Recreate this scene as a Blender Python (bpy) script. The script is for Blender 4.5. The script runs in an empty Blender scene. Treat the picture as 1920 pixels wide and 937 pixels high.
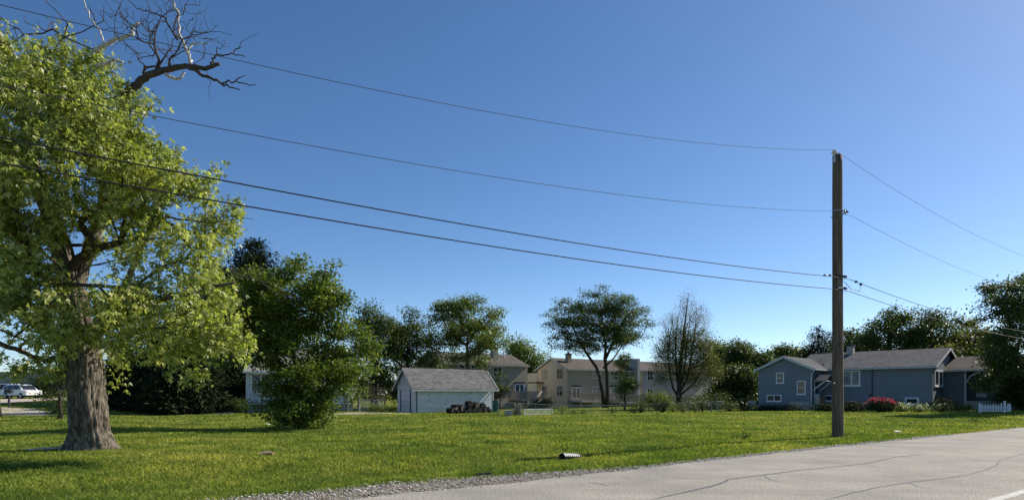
import bpy, math, random
import numpy as np
from mathutils import Vector, noise as mnoise
random.seed(7)
RNG = np.random.default_rng(11)
R = math.radians
S = bpy.context.scene
COL = S.collection
F = 1200.0          # focal length in pixels of the 1920-wide photograph
HY = 740.0          # horizon row
EYE = 1.6
SUN_AZ, SUN_EL = 60.0, 38.0

# ------------------------------------------------------------------ ground shape
EX, EY = 9.8, 19.6                       # a point on the far asphalt edge
DX, DY = 0.79, 0.613                     # direction of the road
def road_s(x, y):                        # metres beyond the asphalt edge, over the lawn
    return (x-EX)*(-DY) + (y-EY)*DX
def road_t(x, y):
    return (x-EX)*DX + (y-EY)*DY
def sst(a, b, v):
    t = np.clip((v-a)/(b-a), 0, 1); return t*t*(3-2*t)
def hgt(x, y):
    x = np.asarray(x, float); y = np.asarray(y, float)
    s = road_s(x, y)
    t = road_t(x, y)
    z = -0.03*np.ones_like(s)
    dep = 0.20*np.exp(-((t+11)/8.0)**2)
    z = z - dep*np.exp(-((s-3.6)/1.5)**2)
    und = 0.05*np.sin(x*0.21+1.3)*np.cos(y*0.17+0.4) + 0.03*np.sin(x*0.5+y*0.37)
    z = z + und*sst(4.5, 9.0, s)
    z = z + 0.02*sst(5, 12, s)
    z = z + 0.28*sst(18, 34, x)*sst(38, 52, y)
    # the land rises at the far left
    z = z + 1.25*sst(26, 52, -x)*sst(40, 78, y)
    return z
def H(x, y): return float(hgt(x, y))
def PX(px, Y): return (px-960.0)/F*Y
def PZ(py, Y): return EYE + (HY-py)/F*Y
def pt(px, py, Y): return Vector((PX(px, Y), Y, PZ(py, Y)))
def gp(px, Y):
    x = PX(px, Y); return Vector((x, Y, H(x, Y)))
def ghit(px, py):
    Y = 4.0
    while Y < 400:
        if PZ(py, Y) <= H(PX(px, Y), Y): break
        Y += 0.05
    return gp(px, Y)

# ------------------------------------------------------------------ materials
def newmat(name):
    m = bpy.data.materials.new(name); m.use_nodes = True
    nt = m.node_tree; nt.nodes.clear()
    out = nt.nodes.new('ShaderNodeOutputMaterial')
    return m, nt, out
def N(nt, t, **kw):
    n = nt.nodes.new(t)
    for k, v in kw.items(): setattr(n, k, v)
    return n
def L(nt, a, b): nt.links.new(a, b)
def c4(c): return (c[0], c[1], c[2], 1)
def ramp(nt, fac, stops):
    r = N(nt, 'ShaderNodeValToRGB')
    e = r.color_ramp.elements
    while len(e) < len(stops): e.new(0.5)
    for i, (p, c) in enumerate(stops):
        e[i].position = p; e[i].color = c4(c)
    L(nt, fac, r.inputs[0]); return r.outputs[0]
def texnoise(nt, scale, detail=4, rough=.6, vec=None, dist=0):
    n = N(nt, 'ShaderNodeTexNoise'); n.inputs['Scale'].default_value = scale
    n.inputs['Detail'].default_value = detail; n.inputs['Roughness'].default_value = rough
    n.inputs['Distortion'].default_value = dist
    if vec is None:
        tc = N(nt, 'ShaderNodeTexCoord'); vec = tc.outputs['Object']
    L(nt, vec, n.inputs['Vector']); return n.outputs['Fac']
def mapped(nt, scale=(1,1,1), rot=(0,0,0)):
    tc = N(nt, 'ShaderNodeTexCoord'); mp = N(nt, 'ShaderNodeMapping')
    mp.inputs['Scale'].default_value = scale; mp.inputs['Rotation'].default_value = rot
    L(nt, tc.outputs['Object'], mp.inputs['Vector']); return mp.outputs[0]
def math_(nt, op, a, b=None):
    n = N(nt, 'ShaderNodeMath', operation=op)
    for i, v in enumerate((a, b)):
        if v is None: continue
        if isinstance(v, (int, float)): n.inputs[i].default_value = v
        else: L(nt, v, n.inputs[i])
    return n.outputs[0]
def mixc(nt, fac, a, b, blend='MIX'):
    n = N(nt, 'ShaderNodeMix', data_type='RGBA', blend_type=blend)
    if isinstance(fac, (int, float)): n.inputs[0].default_value = fac
    else: L(nt, fac, n.inputs[0])
    for i, v in ((6, a), (7, b)):
        if isinstance(v, tuple): n.inputs[i].default_value = c4(v)
        else: L(nt, v, n.inputs[i])
    return n.outputs[2]
def principled(nt, out, col, rough=.8, metal=0, spec=.3, bump=None, bstr=.3, bdist=.02):
    b = N(nt, 'ShaderNodeBsdfPrincipled')
    if isinstance(col, tuple): b.inputs['Base Color'].default_value = c4(col)
    else: L(nt, col, b.inputs['Base Color'])
    b.inputs['Roughness'].default_value = rough; b.inputs['Metallic'].default_value = metal
    b.inputs['Specular IOR Level'].default_value = spec
    if bump is not None:
        bn = N(nt, 'ShaderNodeBump'); bn.inputs['Strength'].default_value = bstr
        bn.inputs['Distance'].default_value = bdist
        L(nt, bump, bn.inputs['Height']); L(nt, bn.outputs[0], b.inputs['Normal'])
    L(nt, b.outputs[0], out.inputs[0]); return b
def plain(name, c, rough=.7, var=.15, scale=6, metal=0, spec=.3, bstr=.15):
    m, nt, out = newmat(name)
    f = texnoise(nt, scale, 5)
    lo = tuple(v*(1-var) for v in c); hi = tuple(min(1, v*(1+var)) for v in c)
    col = ramp(nt, f, [(.3, lo), (.7, hi)])
    principled(nt, out, col, rough, metal, spec, f, bstr, .01)
    return m
def leafmat(name, c1, c2, c3, trans=.35, rough=.55, spec=.25):
    m, nt, out = newmat(name)
    g = N(nt, 'ShaderNodeNewGeometry')
    col = ramp(nt, g.outputs['Random Per Island'], [(0, c1), (.5, c2), (1, c3)])
    big = texnoise(nt, .9, 2)
    col = mixc(nt, 1.0, col, ramp(nt, big, [(.3, (.72,.76,.7)), (.7, (1.15,1.1,1.05))]), 'MULTIPLY')
    b = N(nt, 'ShaderNodeBsdfPrincipled'); L(nt, col, b.inputs['Base Color'])
    b.inputs['Roughness'].default_value = rough; b.inputs['Specular IOR Level'].default_value = spec
    t = N(nt, 'ShaderNodeBsdfTranslucent')
    tc = mixc(nt, 1.0, col, (1.1, 1.25, .55), 'MULTIPLY'); L(nt, tc, t.inputs[0])
    mx = N(nt, 'ShaderNodeMixShader'); mx.inputs[0].default_value = trans
    L(nt, b.outputs[0], mx.inputs[1]); L(nt, t.outputs[0], mx.inputs[2]); L(nt, mx.outputs[0], out.inputs[0])
    return m
def siding(name, c, lap=.11, var=.06, bstr=.5, dirt=0.0, dirtc=(.1,.1,.1)):
    m, nt, out = newmat(name)
    tc = N(nt, 'ShaderNodeTexCoord'); sp = N(nt, 'ShaderNodeSeparateXYZ'); L(nt, tc.outputs['Object'], sp.inputs[0])
    fr = math_(nt, 'FRACT', math_(nt, 'MULTIPLY', sp.outputs[2], 1/lap))
    hgt_ = math_(nt, 'SUBTRACT', 1.0, fr)
    f = texnoise(nt, 1.7, 6, .65)
    col = ramp(nt, f, [(.3, tuple(v*(1-var) for v in c)), (.7, tuple(v*(1+var) for v in c))])
    row = math_(nt, 'FLOOR', math_(nt, 'MULTIPLY', sp.outputs[2], 1/lap))
    wn = N(nt, 'ShaderNodeTexWhiteNoise', noise_dimensions='1D'); L(nt, row, wn.inputs['W'])
    col = mixc(nt, 1.0, col, ramp(nt, wn.outputs['Value'], [(0, (.94,)*3), (1, (1.05,)*3)]), 'MULTIPLY')
    # shadow line under every lap, painted as a narrow darker band
    col = mixc(nt, math_(nt, 'LESS_THAN', fr, .09), col, tuple(v*.62 for v in c))
    if dirt > 0:
        v = mapped(nt, (1.2, 1.2, 7))
        d = texnoise(nt, 1.6, 8, .7, v, .4)
        fac = ramp(nt, d, [(.55, (0,0,0)), (.66, (1,1,1))])
        col = mixc(nt, math_(nt, 'MULTIPLY', fac, dirt), col, dirtc)
    principled(nt, out, col, .75, 0, .2, hgt_, bstr, .012)
    return m
def shingle(name, c, ang, var=.35, w=.33, h=.10):
    m, nt, out = newmat(name)
    v = mapped(nt, (1,1,1), (0,0,-ang))
    sp = N(nt, 'ShaderNodeSeparateXYZ'); L(nt, v, sp.inputs[0])
    cb = N(nt, 'ShaderNodeCombineXYZ'); L(nt, sp.outputs[0], cb.inputs[0]); L(nt, sp.outputs[2], cb.inputs[1])
    br = N(nt, 'ShaderNodeTexBrick'); L(nt, cb.outputs[0], br.inputs['Vector'])
    br.inputs['Color1'].default_value = c4(tuple(x*(1-var) for x in c)); br.inputs['Color2'].default_value = c4(tuple(x*(1+var) for x in c))
    br.inputs['Mortar'].default_value = c4(tuple(x*.5 for x in c)); br.inputs['Scale'].default_value = 1
    br.inputs['Brick Width'].default_value = w; br.inputs['Row Height'].default_value = h; br.inputs['Mortar Size'].default_value = .006
    br.offset = .37; br.inputs['Bias'].default_value = 0
    f = texnoise(nt, .8, 4)
    col = mixc(nt, 1.0, br.outputs[0], ramp(nt, f, [(.3, (.82,)*3), (.7, (1.14,)*3)]), 'MULTIPLY')
    f2 = texnoise(nt, 9, 3, .6, cb.outputs[0])
    col = mixc(nt, 1.0, col, ramp(nt, f2, [(.35, (.72,)*3), (.65, (1.25,)*3)]), 'MULTIPLY')
    principled(nt, out, col, .95, 0, .1, f2, .3, .01)
    return m
def bark(name, c1, c2, sc=1.0, bstr=.6):
    m, nt, out = newmat(name)
    v = mapped(nt, (13*sc, 13*sc, 2.3*sc))
    f = texnoise(nt, 1.0, 9, .75, v, 1.1)
    v2 = N(nt, 'ShaderNodeTexVoronoi', feature='DISTANCE_TO_EDGE'); v2.inputs['Scale'].default_value = 1.3
    L(nt, v, v2.inputs['Vector'])
    hh = math_(nt, 'ADD', math_(nt, 'MULTIPLY', f, .95), math_(nt, 'MULTIPLY', v2.outputs[0], .35))
    col = ramp(nt, hh, [(.42, c1), (.68, c2)])
    col = mixc(nt, 1.0, col, ramp(nt, texnoise(nt, 1.1, 3), [(.3, (.8,.8,.8)), (.7, (1.15,1.12,1.05))]), 'MULTIPLY')
    principled(nt, out, col, .95, 0, .1, hh, bstr, .05)
    return m
def glassmat(name, c=(.014,.018,.022), rough=.06):
    m, nt, out = newmat(name)
    f = texnoise(nt, 1.3, 2)
    col = ramp(nt, f, [(.35, c), (.75, tuple(v*2.6 for v in c))])
    principled(nt, out, col, rough, 0, .45)
    return m
def translucent_plain(name, c, t=.4):
    return leafmat(name, tuple(v*.85 for v in c), c, tuple(min(1, v*1.15) for v in c), t)

M = {}
# lawn sheet
m, nt, out = newmat('lawn_ground')
big = texnoise(nt, .16, 4, .6)
mid = texnoise(nt, 1.1, 5, .65)
fine = texnoise(nt, 14, 4, .7)
col = ramp(nt, big, [(.36, (.085,.115,.022)), (.5, (.125,.148,.027)), (.66, (.19,.19,.04))])
col = mixc(nt, 1.0, col, ramp(nt, mid, [(.3, (.72,.8,.7)), (.7, (1.25,1.15,1.1))]), 'MULTIPLY')
col = mixc(nt, 1.0, col, ramp(nt, fine, [(.3, (.5,.55,.5)), (.7, (1.4,1.38,1.3))]), 'MULTIPLY')
principled(nt, out, col, 1, 0, .05, fine, .9, .06)
M['lawn'] = m
# grass blades: a big slow patchwork over a small per-blade variation
m, nt, out = newmat('grass_blades')
g = N(nt, 'ShaderNodeNewGeometry')
big = texnoise(nt, .16, 4, .6); mid = texnoise(nt, .9, 5, .65)
col = ramp(nt, big, [(.36, (.165,.225,.042)), (.5, (.255,.305,.054)), (.66, (.37,.375,.08))])
col = mixc(nt, 1.0, col, ramp(nt, mid, [(.3, (.45,.60,.52)), (.7, (1.32,1.22,1.25))]), 'MULTIPLY')
dry = texnoise(nt, .55, 6, .7, None, .8)
col = mixc(nt, ramp(nt, dry, [(.58, (0,0,0)), (.75, (.45,.45,.45))]), col, (.40,.36,.16))
pt2 = texnoise(nt, .38, 3, .55, None, .6)
col = mixc(nt, 1.0, col, ramp(nt, pt2, [(.36, (.66,.76,.72)), (.5, (1,1,1)), (.66, (1.12,1.06,1.1))]), 'MULTIPLY')
rc = ramp(nt, g.outputs['Random Per Island'], [(0, (.36,.44,.36)), (.45, (.97,.99,.97)), (.9, (1.4,1.34,1.5)), (.985, (1.9,1.75,2.8))])
col = mixc(nt, 1.0, col, rc, 'MULTIPLY')
b = N(nt, 'ShaderNodeBsdfPrincipled'); L(nt, col, b.inputs['Base Color']); b.inputs['Roughness'].default_value = .6
b.inputs['Specular IOR Level'].default_value = .2
t = N(nt, 'ShaderNodeBsdfTranslucent'); L(nt, mixc(nt, 1.0, col, (1.1,1.2,.6), 'MULTIPLY'), t.inputs[0])
mx = N(nt, 'ShaderNodeMixShader'); mx.inputs[0].default_value = .4
L(nt, b.outputs[0], mx.inputs[1]); L(nt, t.outputs[0], mx.inputs[2]); L(nt, mx.outputs[0], out.inputs[0])
M['blade'] = m
# asphalt, old and bleached
m, nt, out = newmat('old_asphalt')
f1 = texnoise(nt, 38, 4, .85); f2 = texnoise(nt, .55, 5, .6); f3 = texnoise(nt, 140, 2, .8); f4 = texnoise(nt, 22, 5, .8)
col = ramp(nt, f1, [(.34, (.12,.112,.10)), (.5, (.31,.292,.258)), (.66, (.60,.57,.505))])
col = mixc(nt, 1.0, col, ramp(nt, f2, [(.3, (.78,.78,.79)), (.7, (1.14,1.13,1.11))]), 'MULTIPLY')
col = mixc(nt, 1.0, col, ramp(nt, f4, [(.34, (.62,.62,.62)), (.66, (1.32,1.32,1.32))]), 'MULTIPLY')
# faint long streaks along the lanes
vv = mapped(nt, (.05, 1.6, 1), (0, 0, -math.atan2(DY, DX)))
st = texnoise(nt, 1.0, 4, .6, vv)
col = mixc(nt, 1.0, col, ramp(nt, st, [(.35, (.93,.93,.935)), (.65, (1.04,1.04,1.035))]), 'MULTIPLY')
principled(nt, out, col, .9, 0, .2, f3, .5, .01)
M['asphalt'] = m
M['sealant'] = plain('crack_sealant_tar', (.085,.09,.10), .6, .25, 20)
M['whiteline'] = plain('worn_white_paint', (.47,.46,.43), .8, .3, 9)
m, nt, out = newmat('gravel_bed')
f1 = texnoise(nt, 40, 4, .8); f2 = texnoise(nt, 2.5, 5, .6)
col = ramp(nt, f1, [(.3, (.10,.09,.07)), (.55, (.28,.25,.21)), (.7, (.5,.48,.43))])
col = mixc(nt, 1.0, col, ramp(nt, f2, [(.35, (.6,.58,.5)), (.6, (1.1,1.1,1.1))]), 'MULTIPLY')
principled(nt, out, col, 1, 0, .05, f1, 1, .03)
M['gravel'] = m
m, nt, out = newmat('gravel_stones')
g = N(nt, 'ShaderNodeNewGeometry')
col = ramp(nt, g.outputs['Random Per Island'], [(0, (.16,.14,.12)), (.4, (.34,.31,.27)), (.8, (.52,.5,.46)), (1, (.7,.69,.66))])
principled(nt, out, col, .95, 0, .1); M['stone'] = m
M['concrete'] = plain('pale_concrete', (.5,.47,.41), .9, .18, 3)
M['drive'] = plain('driveway_concrete', (.42,.37,.31), .95, .2, 1.5)
M['darkroad'] = plain('dark_parking_asphalt', (.07,.07,.07), .9, .2, 1.5)
M['barkbig'] = bark('maple_bark', (.05,.043,.036), (.33,.29,.24), 1.0, 1.0)
M['bark'] = bark('tree_bark', (.03,.026,.022), (.12,.10,.085), 1.6)
M['deadwood'] = bark('dead_bark', (.05,.04,.035), (.16,.13,.11), 1.6)
M['bleached'] = plain('bleached_wood', (.5,.47,.42), .85, .3, 12)
M['lf_maple'] = leafmat('leaf_yellow_green', (.19,.22,.05), (.36,.39,.10), (.62,.64,.26), .5, .42, .45)
M['lf_bush'] = leafmat('leaf_mid_green', (.08,.125,.022), (.14,.195,.034), (.24,.29,.08), .40, .45, .4)
M['lf_dark'] = leafmat('leaf_dark_green', (.045,.075,.017), (.078,.118,.028), (.15,.18,.065), .34, .48, .3)
M['lf_mid'] = leafmat('leaf_plain_green', (.085,.125,.026), (.15,.195,.044), (.24,.28,.09), .4, .45, .4)
M['lf_locust'] = leafmat('leaf_locust', (.055,.088,.02), (.095,.138,.03), (.17,.20,.065), .36, .48, .3)
M['lf_olive'] = leafmat('leaf_olive', (.10,.11,.03), (.15,.155,.045), (.21,.2,.06), .35)
M['lf_red'] = leafmat('leaf_reddish', (.16,.10,.07), (.25,.17,.12), (.34,.26,.17), .3)
M['lf_spruce'] = leafmat('needle_spruce', (.018,.032,.014), (.03,.048,.02), (.045,.065,.028), .1, .8, .12)
M['lf_bright'] = leafmat('leaf_fresh', (.13,.16,.03), (.18,.21,.04), (.24,.26,.06), .4)
M['pole'] = None
m, nt, out = newmat('treated_pole_wood')
v = mapped(nt, (14, 14, .7)); f = texnoise(nt, 1.0, 8, .7, v, .6)
v2 = mapped(nt, (45, 45, 1.2)); f2 = texnoise(nt, 1.0, 4, .7, v2)
col = ramp(nt, f, [(.3, (.075,.055,.04)), (.5, (.15,.118,.085)), (.7, (.25,.20,.15))])
col = mixc(nt, 1.0, col, ramp(nt, f2, [(.4, (.55,.55,.55)), (.55, (1.1,1.1,1.1))]), 'MULTIPLY')
principled(nt, out, col, .85, 0, .2, math_(nt, 'ADD', f, f2), .7, .02); M['pole'] = m
M['steel'] = plain('galvanised_steel', (.42,.43,.43), .5, .15, 20, .6)
M['fencesteel'] = plain('weathered_fence_steel', (.21,.235,.225), .7, .2, 20, .3)
M['darksteel'] = plain('dark_metal', (.05,.05,.055), .6, .2, 20, .3)
M['porcelain'] = plain('porcelain', (.72,.72,.7), .25, .05, 20, 0, .6)
M['cable'] = plain('black_cable', (.018,.018,.02), .6, .1, 10)
M['thinwire'] = plain('weathered_wire', (.05,.055,.065), .6, .1, 10)
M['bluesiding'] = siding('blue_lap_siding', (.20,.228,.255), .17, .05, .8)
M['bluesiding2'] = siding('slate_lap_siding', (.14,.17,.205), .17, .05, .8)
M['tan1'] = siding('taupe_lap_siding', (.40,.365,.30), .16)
M['tan2'] = siding('beige_lap_siding', (.68,.59,.44), .16)  # paler than the front siding: brighter light on the gable painted in
M['yellowsid'] = siding('yellow_lap_siding', (.5,.44,.27), .13)
M['greysid'] = siding('pale_grey_lap_siding', (.42,.43,.44), .13)
M['whitesid'] = siding('white_lap_siding', (.52,.54,.57), .2)
m = siding('weathered_white_boards', (.66,.68,.68), .23, .10, .1, .8, (.14,.18,.20)); M['garage'] = m
M['garageend'] = siding('grey_white_panel_boards', (.5,.5,.53), .5, .06, .2)
m, nt, out = newmat('vertical_gable_boards')
v = mapped(nt, (9, 9, .8)); f = texnoise(nt, 1, 5, .7, v)
principled(nt, out, ramp(nt, f, [(.35, (.28,.28,.28)), (.6, (.52,.52,.53))]), .85, 0, .2, f, .5, .02); M['gableboards'] = m
M['white'] = plain('white_paint', (.72,.73,.74), .55, .06, 3)
M['trimgrey'] = plain('grey_white_trim', (.52,.54,.55), .6, .1, 3)
M['dirtytrim'] = plain('peeling_blue_white_trim', (.42,.50,.54), .8, .35, 5)
M['greenbrown'] = plain('stained_trim', (.3,.3,.24), .8, .2, 5)
M['glass'] = glassmat('window_glass')
M['glasslight'] = plain('window_blind', (.42,.40,.35), .5, .2, 2)
M['glassblue'] = glassmat('sliding_door_glass', (.05,.07,.10), .12)
M['curtain'] = glassmat('curtained_glass', (.10,.11,.12), .2)
M['brickgrey'] = plain('chimney_block', (.40,.37,.33), .9, .25, 6)
M['foundation'] = plain('foundation_concrete', (.30,.30,.29), .95, .2, 3)
M['deckwood'] = plain('weathered_deck_wood', (.36,.33,.28), .9, .2, 4)
M['brownwood'] = plain('brown_stained_wood', (.15,.095,.07), .85, .25, 5)
M['logbark'] = bark('log_bark', (.018,.016,.015), (.07,.06,.055), 1.6)
M['cutwood'] = plain('cut_log_end', (.13,.10,.08), .9, .35, 14)
M['binplastic'] = plain('green_bin_plastic', (.05,.14,.125), .5, .12, 3)
M['pipeblack'] = plain('corrugated_pipe_black', (.02,.02,.022), .5, .1, 8)
M['pipelight'] = plain('glossy_white_pipe_rib', (.8,.8,.8), .35, .15, 8, 0, .5)
M['carwhite'] = plain('white_car_paint', (.75,.76,.78), .25, .03, 1, 0, .6)
M['tyre'] = plain('tyre_rubber', (.02,.02,.02), .85)
M['red'] = plain('red_tail_lens', (.4,.02,.02), .3)
M['lamplens'] = plain('clear_lamp_lens', (.7,.7,.7), .15)
M['pink'] = translucent_plain('pink_petals', (.62,.07,.18), .3)
M['whitepetal'] = translucent_plain('white_petals', (.75,.74,.72), .3)
M['vinyl'] = translucent_plain('white_vinyl', (.75,.77,.78), .5)
M['cream'] = plain('cream_fragment', (.75,.62,.45), .8, .15, 20)
M['terracotta'] = plain('broken_terracotta', (.35,.12,.06), .85, .2, 12)

# ------------------------------------------------------------------ mesh helpers
class MB:
    def __init__(s): s.v = []; s.f = []; s.n = 0
    def add(s, vs, fs):
        vs = np.asarray(vs, float).reshape(-1, 3)
        s.v.append(vs)
        for f in fs: s.f.append([i+s.n for i in f])
        s.n += len(vs)
    def addq(s, vs, farr):            # uniform face array
        s.v.append(np.asarray(vs, float)); s.f.extend((np.asarray(farr)+s.n).tolist()); s.n += len(vs)
    def hexa(s, p):                   # 8 points: bottom 4 ccw, top 4 ccw
        s.add(p, [(0,3,2,1), (4,5,6,7), (0,1,5,4), (1,2,6,5), (2,3,7,6), (3,0,4,7)])
    def box(s, c, d, rz=0):
        hx, hy, hz = d[0]/2, d[1]/2, d[2]/2; ca, sa = math.cos(rz), math.sin(rz)
        p = []
        for z in (-hz, hz):
            for x, y in ((-hx,-hy), (hx,-hy), (hx,hy), (-hx,hy)):
                p.append((c[0]+x*ca-y*sa, c[1]+x*sa+y*ca, c[2]+z))
        s.hexa(p)
    def bar(s, a, b, w, h=None):      # beam between two points, w horizontal, h vertical-ish
        h = h or w; a = Vector(a); b = Vector(b); d = (b-a).normalized()
        up = Vector((0,0,1)) if abs(d.z) < .95 else Vector((0,1,0))
        sx = d.cross(up).normalized()*(w/2); uz = sx.cross(d).normalized()*(h/2)
        s.hexa([a-sx-uz, a+sx-uz, b+sx-uz, b-sx-uz, a-sx+uz, a+sx+uz, b+sx+uz, b-sx+uz])
    def tube(s, pts, rad, n=8, cap=True, fn=None):
        pts = [Vector(p) for p in pts]
        if isinstance(rad, (int, float)): rad = [rad]*len(pts)
        base = s.n; vs = []; prev = None
        for i, p in enumerate(pts):
            d = (pts[min(i+1, len(pts)-1)] - pts[max(i-1, 0)]).normalized()
            if prev is None:
                ref = Vector((0,1,0)) if abs(d.y) < .9 else Vector((1,0,0))
                a = d.cross(ref).normalized()
            else:
                a = (prev - d*prev.dot(d)).normalized()
            prev = a; b = d.cross(a)
            for k in range(n):
                t = 2*math.pi*k/n; dr = a*math.cos(t)+b*math.sin(t); r = rad[i]
                q = p+dr*r
                if fn: q = p+dr*(r+fn(q, i, k, dr))
                vs.append(tuple(q))
        fs = []
        for i in range(len(pts)-1):
            for k in range(n):
                k2 = (k+1) % n
                fs.append((i*n+k, i*n+k2, (i+1)*n+k2, (i+1)*n+k))
        if cap:
            fs.append(tuple(range(n))[::-1]); fs.append(tuple((len(pts)-1)*n+k for k in range(n)))
        s.add(vs, fs)
    def prism(s, prof, a, b):         # polygon given as 3-D points, swept from a to b
        prof = [Vector(p) for p in prof]; n = len(prof); a = Vector(a); b = Vector(b)
        vs = [p+a for p in prof]+[p+b for p in prof]
        fs = [tuple(range(n))[::-1], tuple(range(n, 2*n))]+[(k, (k+1) % n, n+(k+1) % n, n+k) for k in range(n)]
        s.add(vs, fs)
def rawmesh(name, verts, loops, counts):
    me = bpy.data.meshes.new(name)
    nv = len(verts); me.vertices.add(nv); me.vertices.foreach_set('co', np.ascontiguousarray(verts, np.float32).ravel())
    me.loops.add(len(loops)); me.loops.foreach_set('vertex_index', np.ascontiguousarray(loops, np.int32))
    starts = np.concatenate([[0], np.cumsum(counts)[:-1]]).astype(np.int32)
    me.polygons.add(len(counts)); me.polygons.foreach_set('loop_start', starts)
    me.update(calc_edges=True); me.validate(); return me
def link(name, me, mat, parent=None, smooth=False):
    o = bpy.data.objects.new(name, me); COL.objects.link(o)
    if mat: me.materials.append(mat)
    if smooth: me.polygons.foreach_set('use_smooth', np.ones(len(me.polygons), bool))
    if parent: o.parent = parent
    return o
def rootloc(parent):
    v = Vector((0,0,0)); p = parent
    while p: v = v + p.location; p = p.parent
    return v
def build(mb, name, mat, parent=None, smooth=False, loc=None):
    """link as one mesh; verts are world coordinates and are moved to the parent's frame (or to loc)"""
    vs = np.concatenate(mb.v)
    off = rootloc(parent) if parent else Vector(loc or (0,0,0))
    vs = vs - np.array(off)
    me = bpy.data.meshes.new(name); me.from_pydata(vs.tolist(), [], mb.f); me.update()
    o = link(name, me, mat, parent, smooth)
    if not parent: o.location = off
    return o
def build_split(mb, name, mat, parent=None):
    """one object for every separate piece"""
    vs = np.concatenate(mb.v); p = list(range(len(vs)))
    def find(i):
        while p[i] != i: p[i] = p[p[i]]; i = p[i]
        return i
    for f in mb.f:
        r = find(f[0])
        for i in f[1:]: p[find(i)] = r
    gr_ = {}
    for f in mb.f: gr_.setdefault(find(f[0]), []).append(f)
    o = None
    for fs in gr_.values():
        ids = sorted({i for f in fs for i in f}); mp = {i: k for k, i in enumerate(ids)}
        m2 = MB(); m2.add(vs[ids], [[mp[i] for i in f] for f in fs]); o = build(m2, name, mat, parent)
    return o
def tag(o, label=None, cat=None, group=None, kind=None):
    if label: o['label'] = label
    if cat: o['category'] = cat
    if group: o['group'] = group
    if kind: o['kind'] = kind
    return o
def thing(name, label, cat, loc, group=None):
    o = bpy.data.objects.new(name, None); COL.objects.link(o); o.location = loc; o.empty_display_size = .2
    return tag(o, label, cat, group)

# ------------------------------------------------------------------ foliage
def unit(a): return a/np.maximum(np.linalg.norm(a, axis=1, keepdims=True), 1e-9)
def leafmesh(centers, per, spread, size, shape='diamond', droop=.4, flat=.6, upb=.8, asp=.55):
    n = len(centers); tot = n*per
    c = np.repeat(centers, per, axis=0)
    off = RNG.normal(size=(tot, 3))*np.array([spread, spread, spread*flat])
    sc = np.repeat(RNG.uniform(.7, 1.3, n), per)[:, None]
    p = c+off*sc
    d = unit(off+RNG.normal(size=(tot, 3))*spread*.8); d[:, 2] -= droop; d = unit(d)
    up = RNG.normal(size=(tot, 3)); up[:, 2] += upb*2; up = unit(up)
    s = unit(np.cross(d, up)); nn = np.cross(s, d)
    Ls = size*RNG.uniform(.6, 1.35, tot)[:, None]
    dirs = [(1, 0)] if shape == 'diamond' else [(1, 0), (.62, .62), (.62, -.62)]
    vs = []; 
    for i, (a, b) in enumerate(dirs):
        dd = unit(d*a+s*b + nn*(-.25 if i else 0)); ss = unit(np.cross(nn, dd))
        w = asp if shape == 'diamond' else .36
        Li = Ls*(1 if i == 0 else .85)
        bend = nn*Li*.08
        vs.append(np.stack([p, p+dd*Li*.5+ss*Li*w*.5+bend, p+dd*Li, p+dd*Li*.5-ss*Li*w*.5+bend], 1))
    V = np.concatenate([v for v in vs], 1)      # tot, 4*k, 3
    k = len(dirs)
    V = V.reshape(-1, 3)
    if k > 1:                                    # share the stalk vertex so that a leaf is one island
        idx = np.arange(tot)[:, None]*(4*k)
        q = []
        for i in range(k): q.append(np.stack([idx[:, 0], idx[:, 0]+4*i+1, idx[:, 0]+4*i+2, idx[:, 0]+4*i+3], 1))
        loops = np.stack(q, 1).reshape(-1)
    else:
        loops = np.arange(len(V))
    return V, loops, np.full(tot*k, 4)
def foliage(name, centers, mat, parent, per, spread, size, **kw):
    V, lo, co = leafmesh(np.asarray(centers), per, spread, size, **kw)
    V = V-np.array(rootloc(parent))
    return link(name, rawmesh(name, V, lo, co), mat, parent)
def cluster(P, g, r, flat=.7):
    """replace scattered clumps by tighter groups of g"""
    C = P[::g]; Q = np.repeat(C, g, axis=0)+RNG.normal(size=(len(C)*g, 3))*np.array([r, r, r*flat]); return Q
def blobpts(blobs, n, Y, shell=2.0):
    """blobs: (px, py, rx, ry[, dy[, ryd]]) in photo pixels at depth Y -> points in world"""
    k = Y/F; w = np.array([b[2]*b[3] for b in blobs], float); w /= w.sum()
    idx = RNG.choice(len(blobs), n, p=w); out = np.zeros((n, 3))
    v = unit(RNG.normal(size=(n, 3))); r = RNG.uniform(0, 1, n)**(1/shell/1.5)
    for j, i in enumerate(idx):
        b = blobs[i]; dy = b[4] if len(b) > 4 else 0; rd = b[5] if len(b) > 5 else (b[2]+b[3])/2*k
        y = Y+dy
        cx, cz = PX(b[0], y), PZ(b[1], y)
        out[j] = (cx+v[j, 0]*r[j]*b[2]*k, y+v[j, 1]*r[j]*rd, cz+v[j, 2]*r[j]*b[3]*k)
    return out
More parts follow.
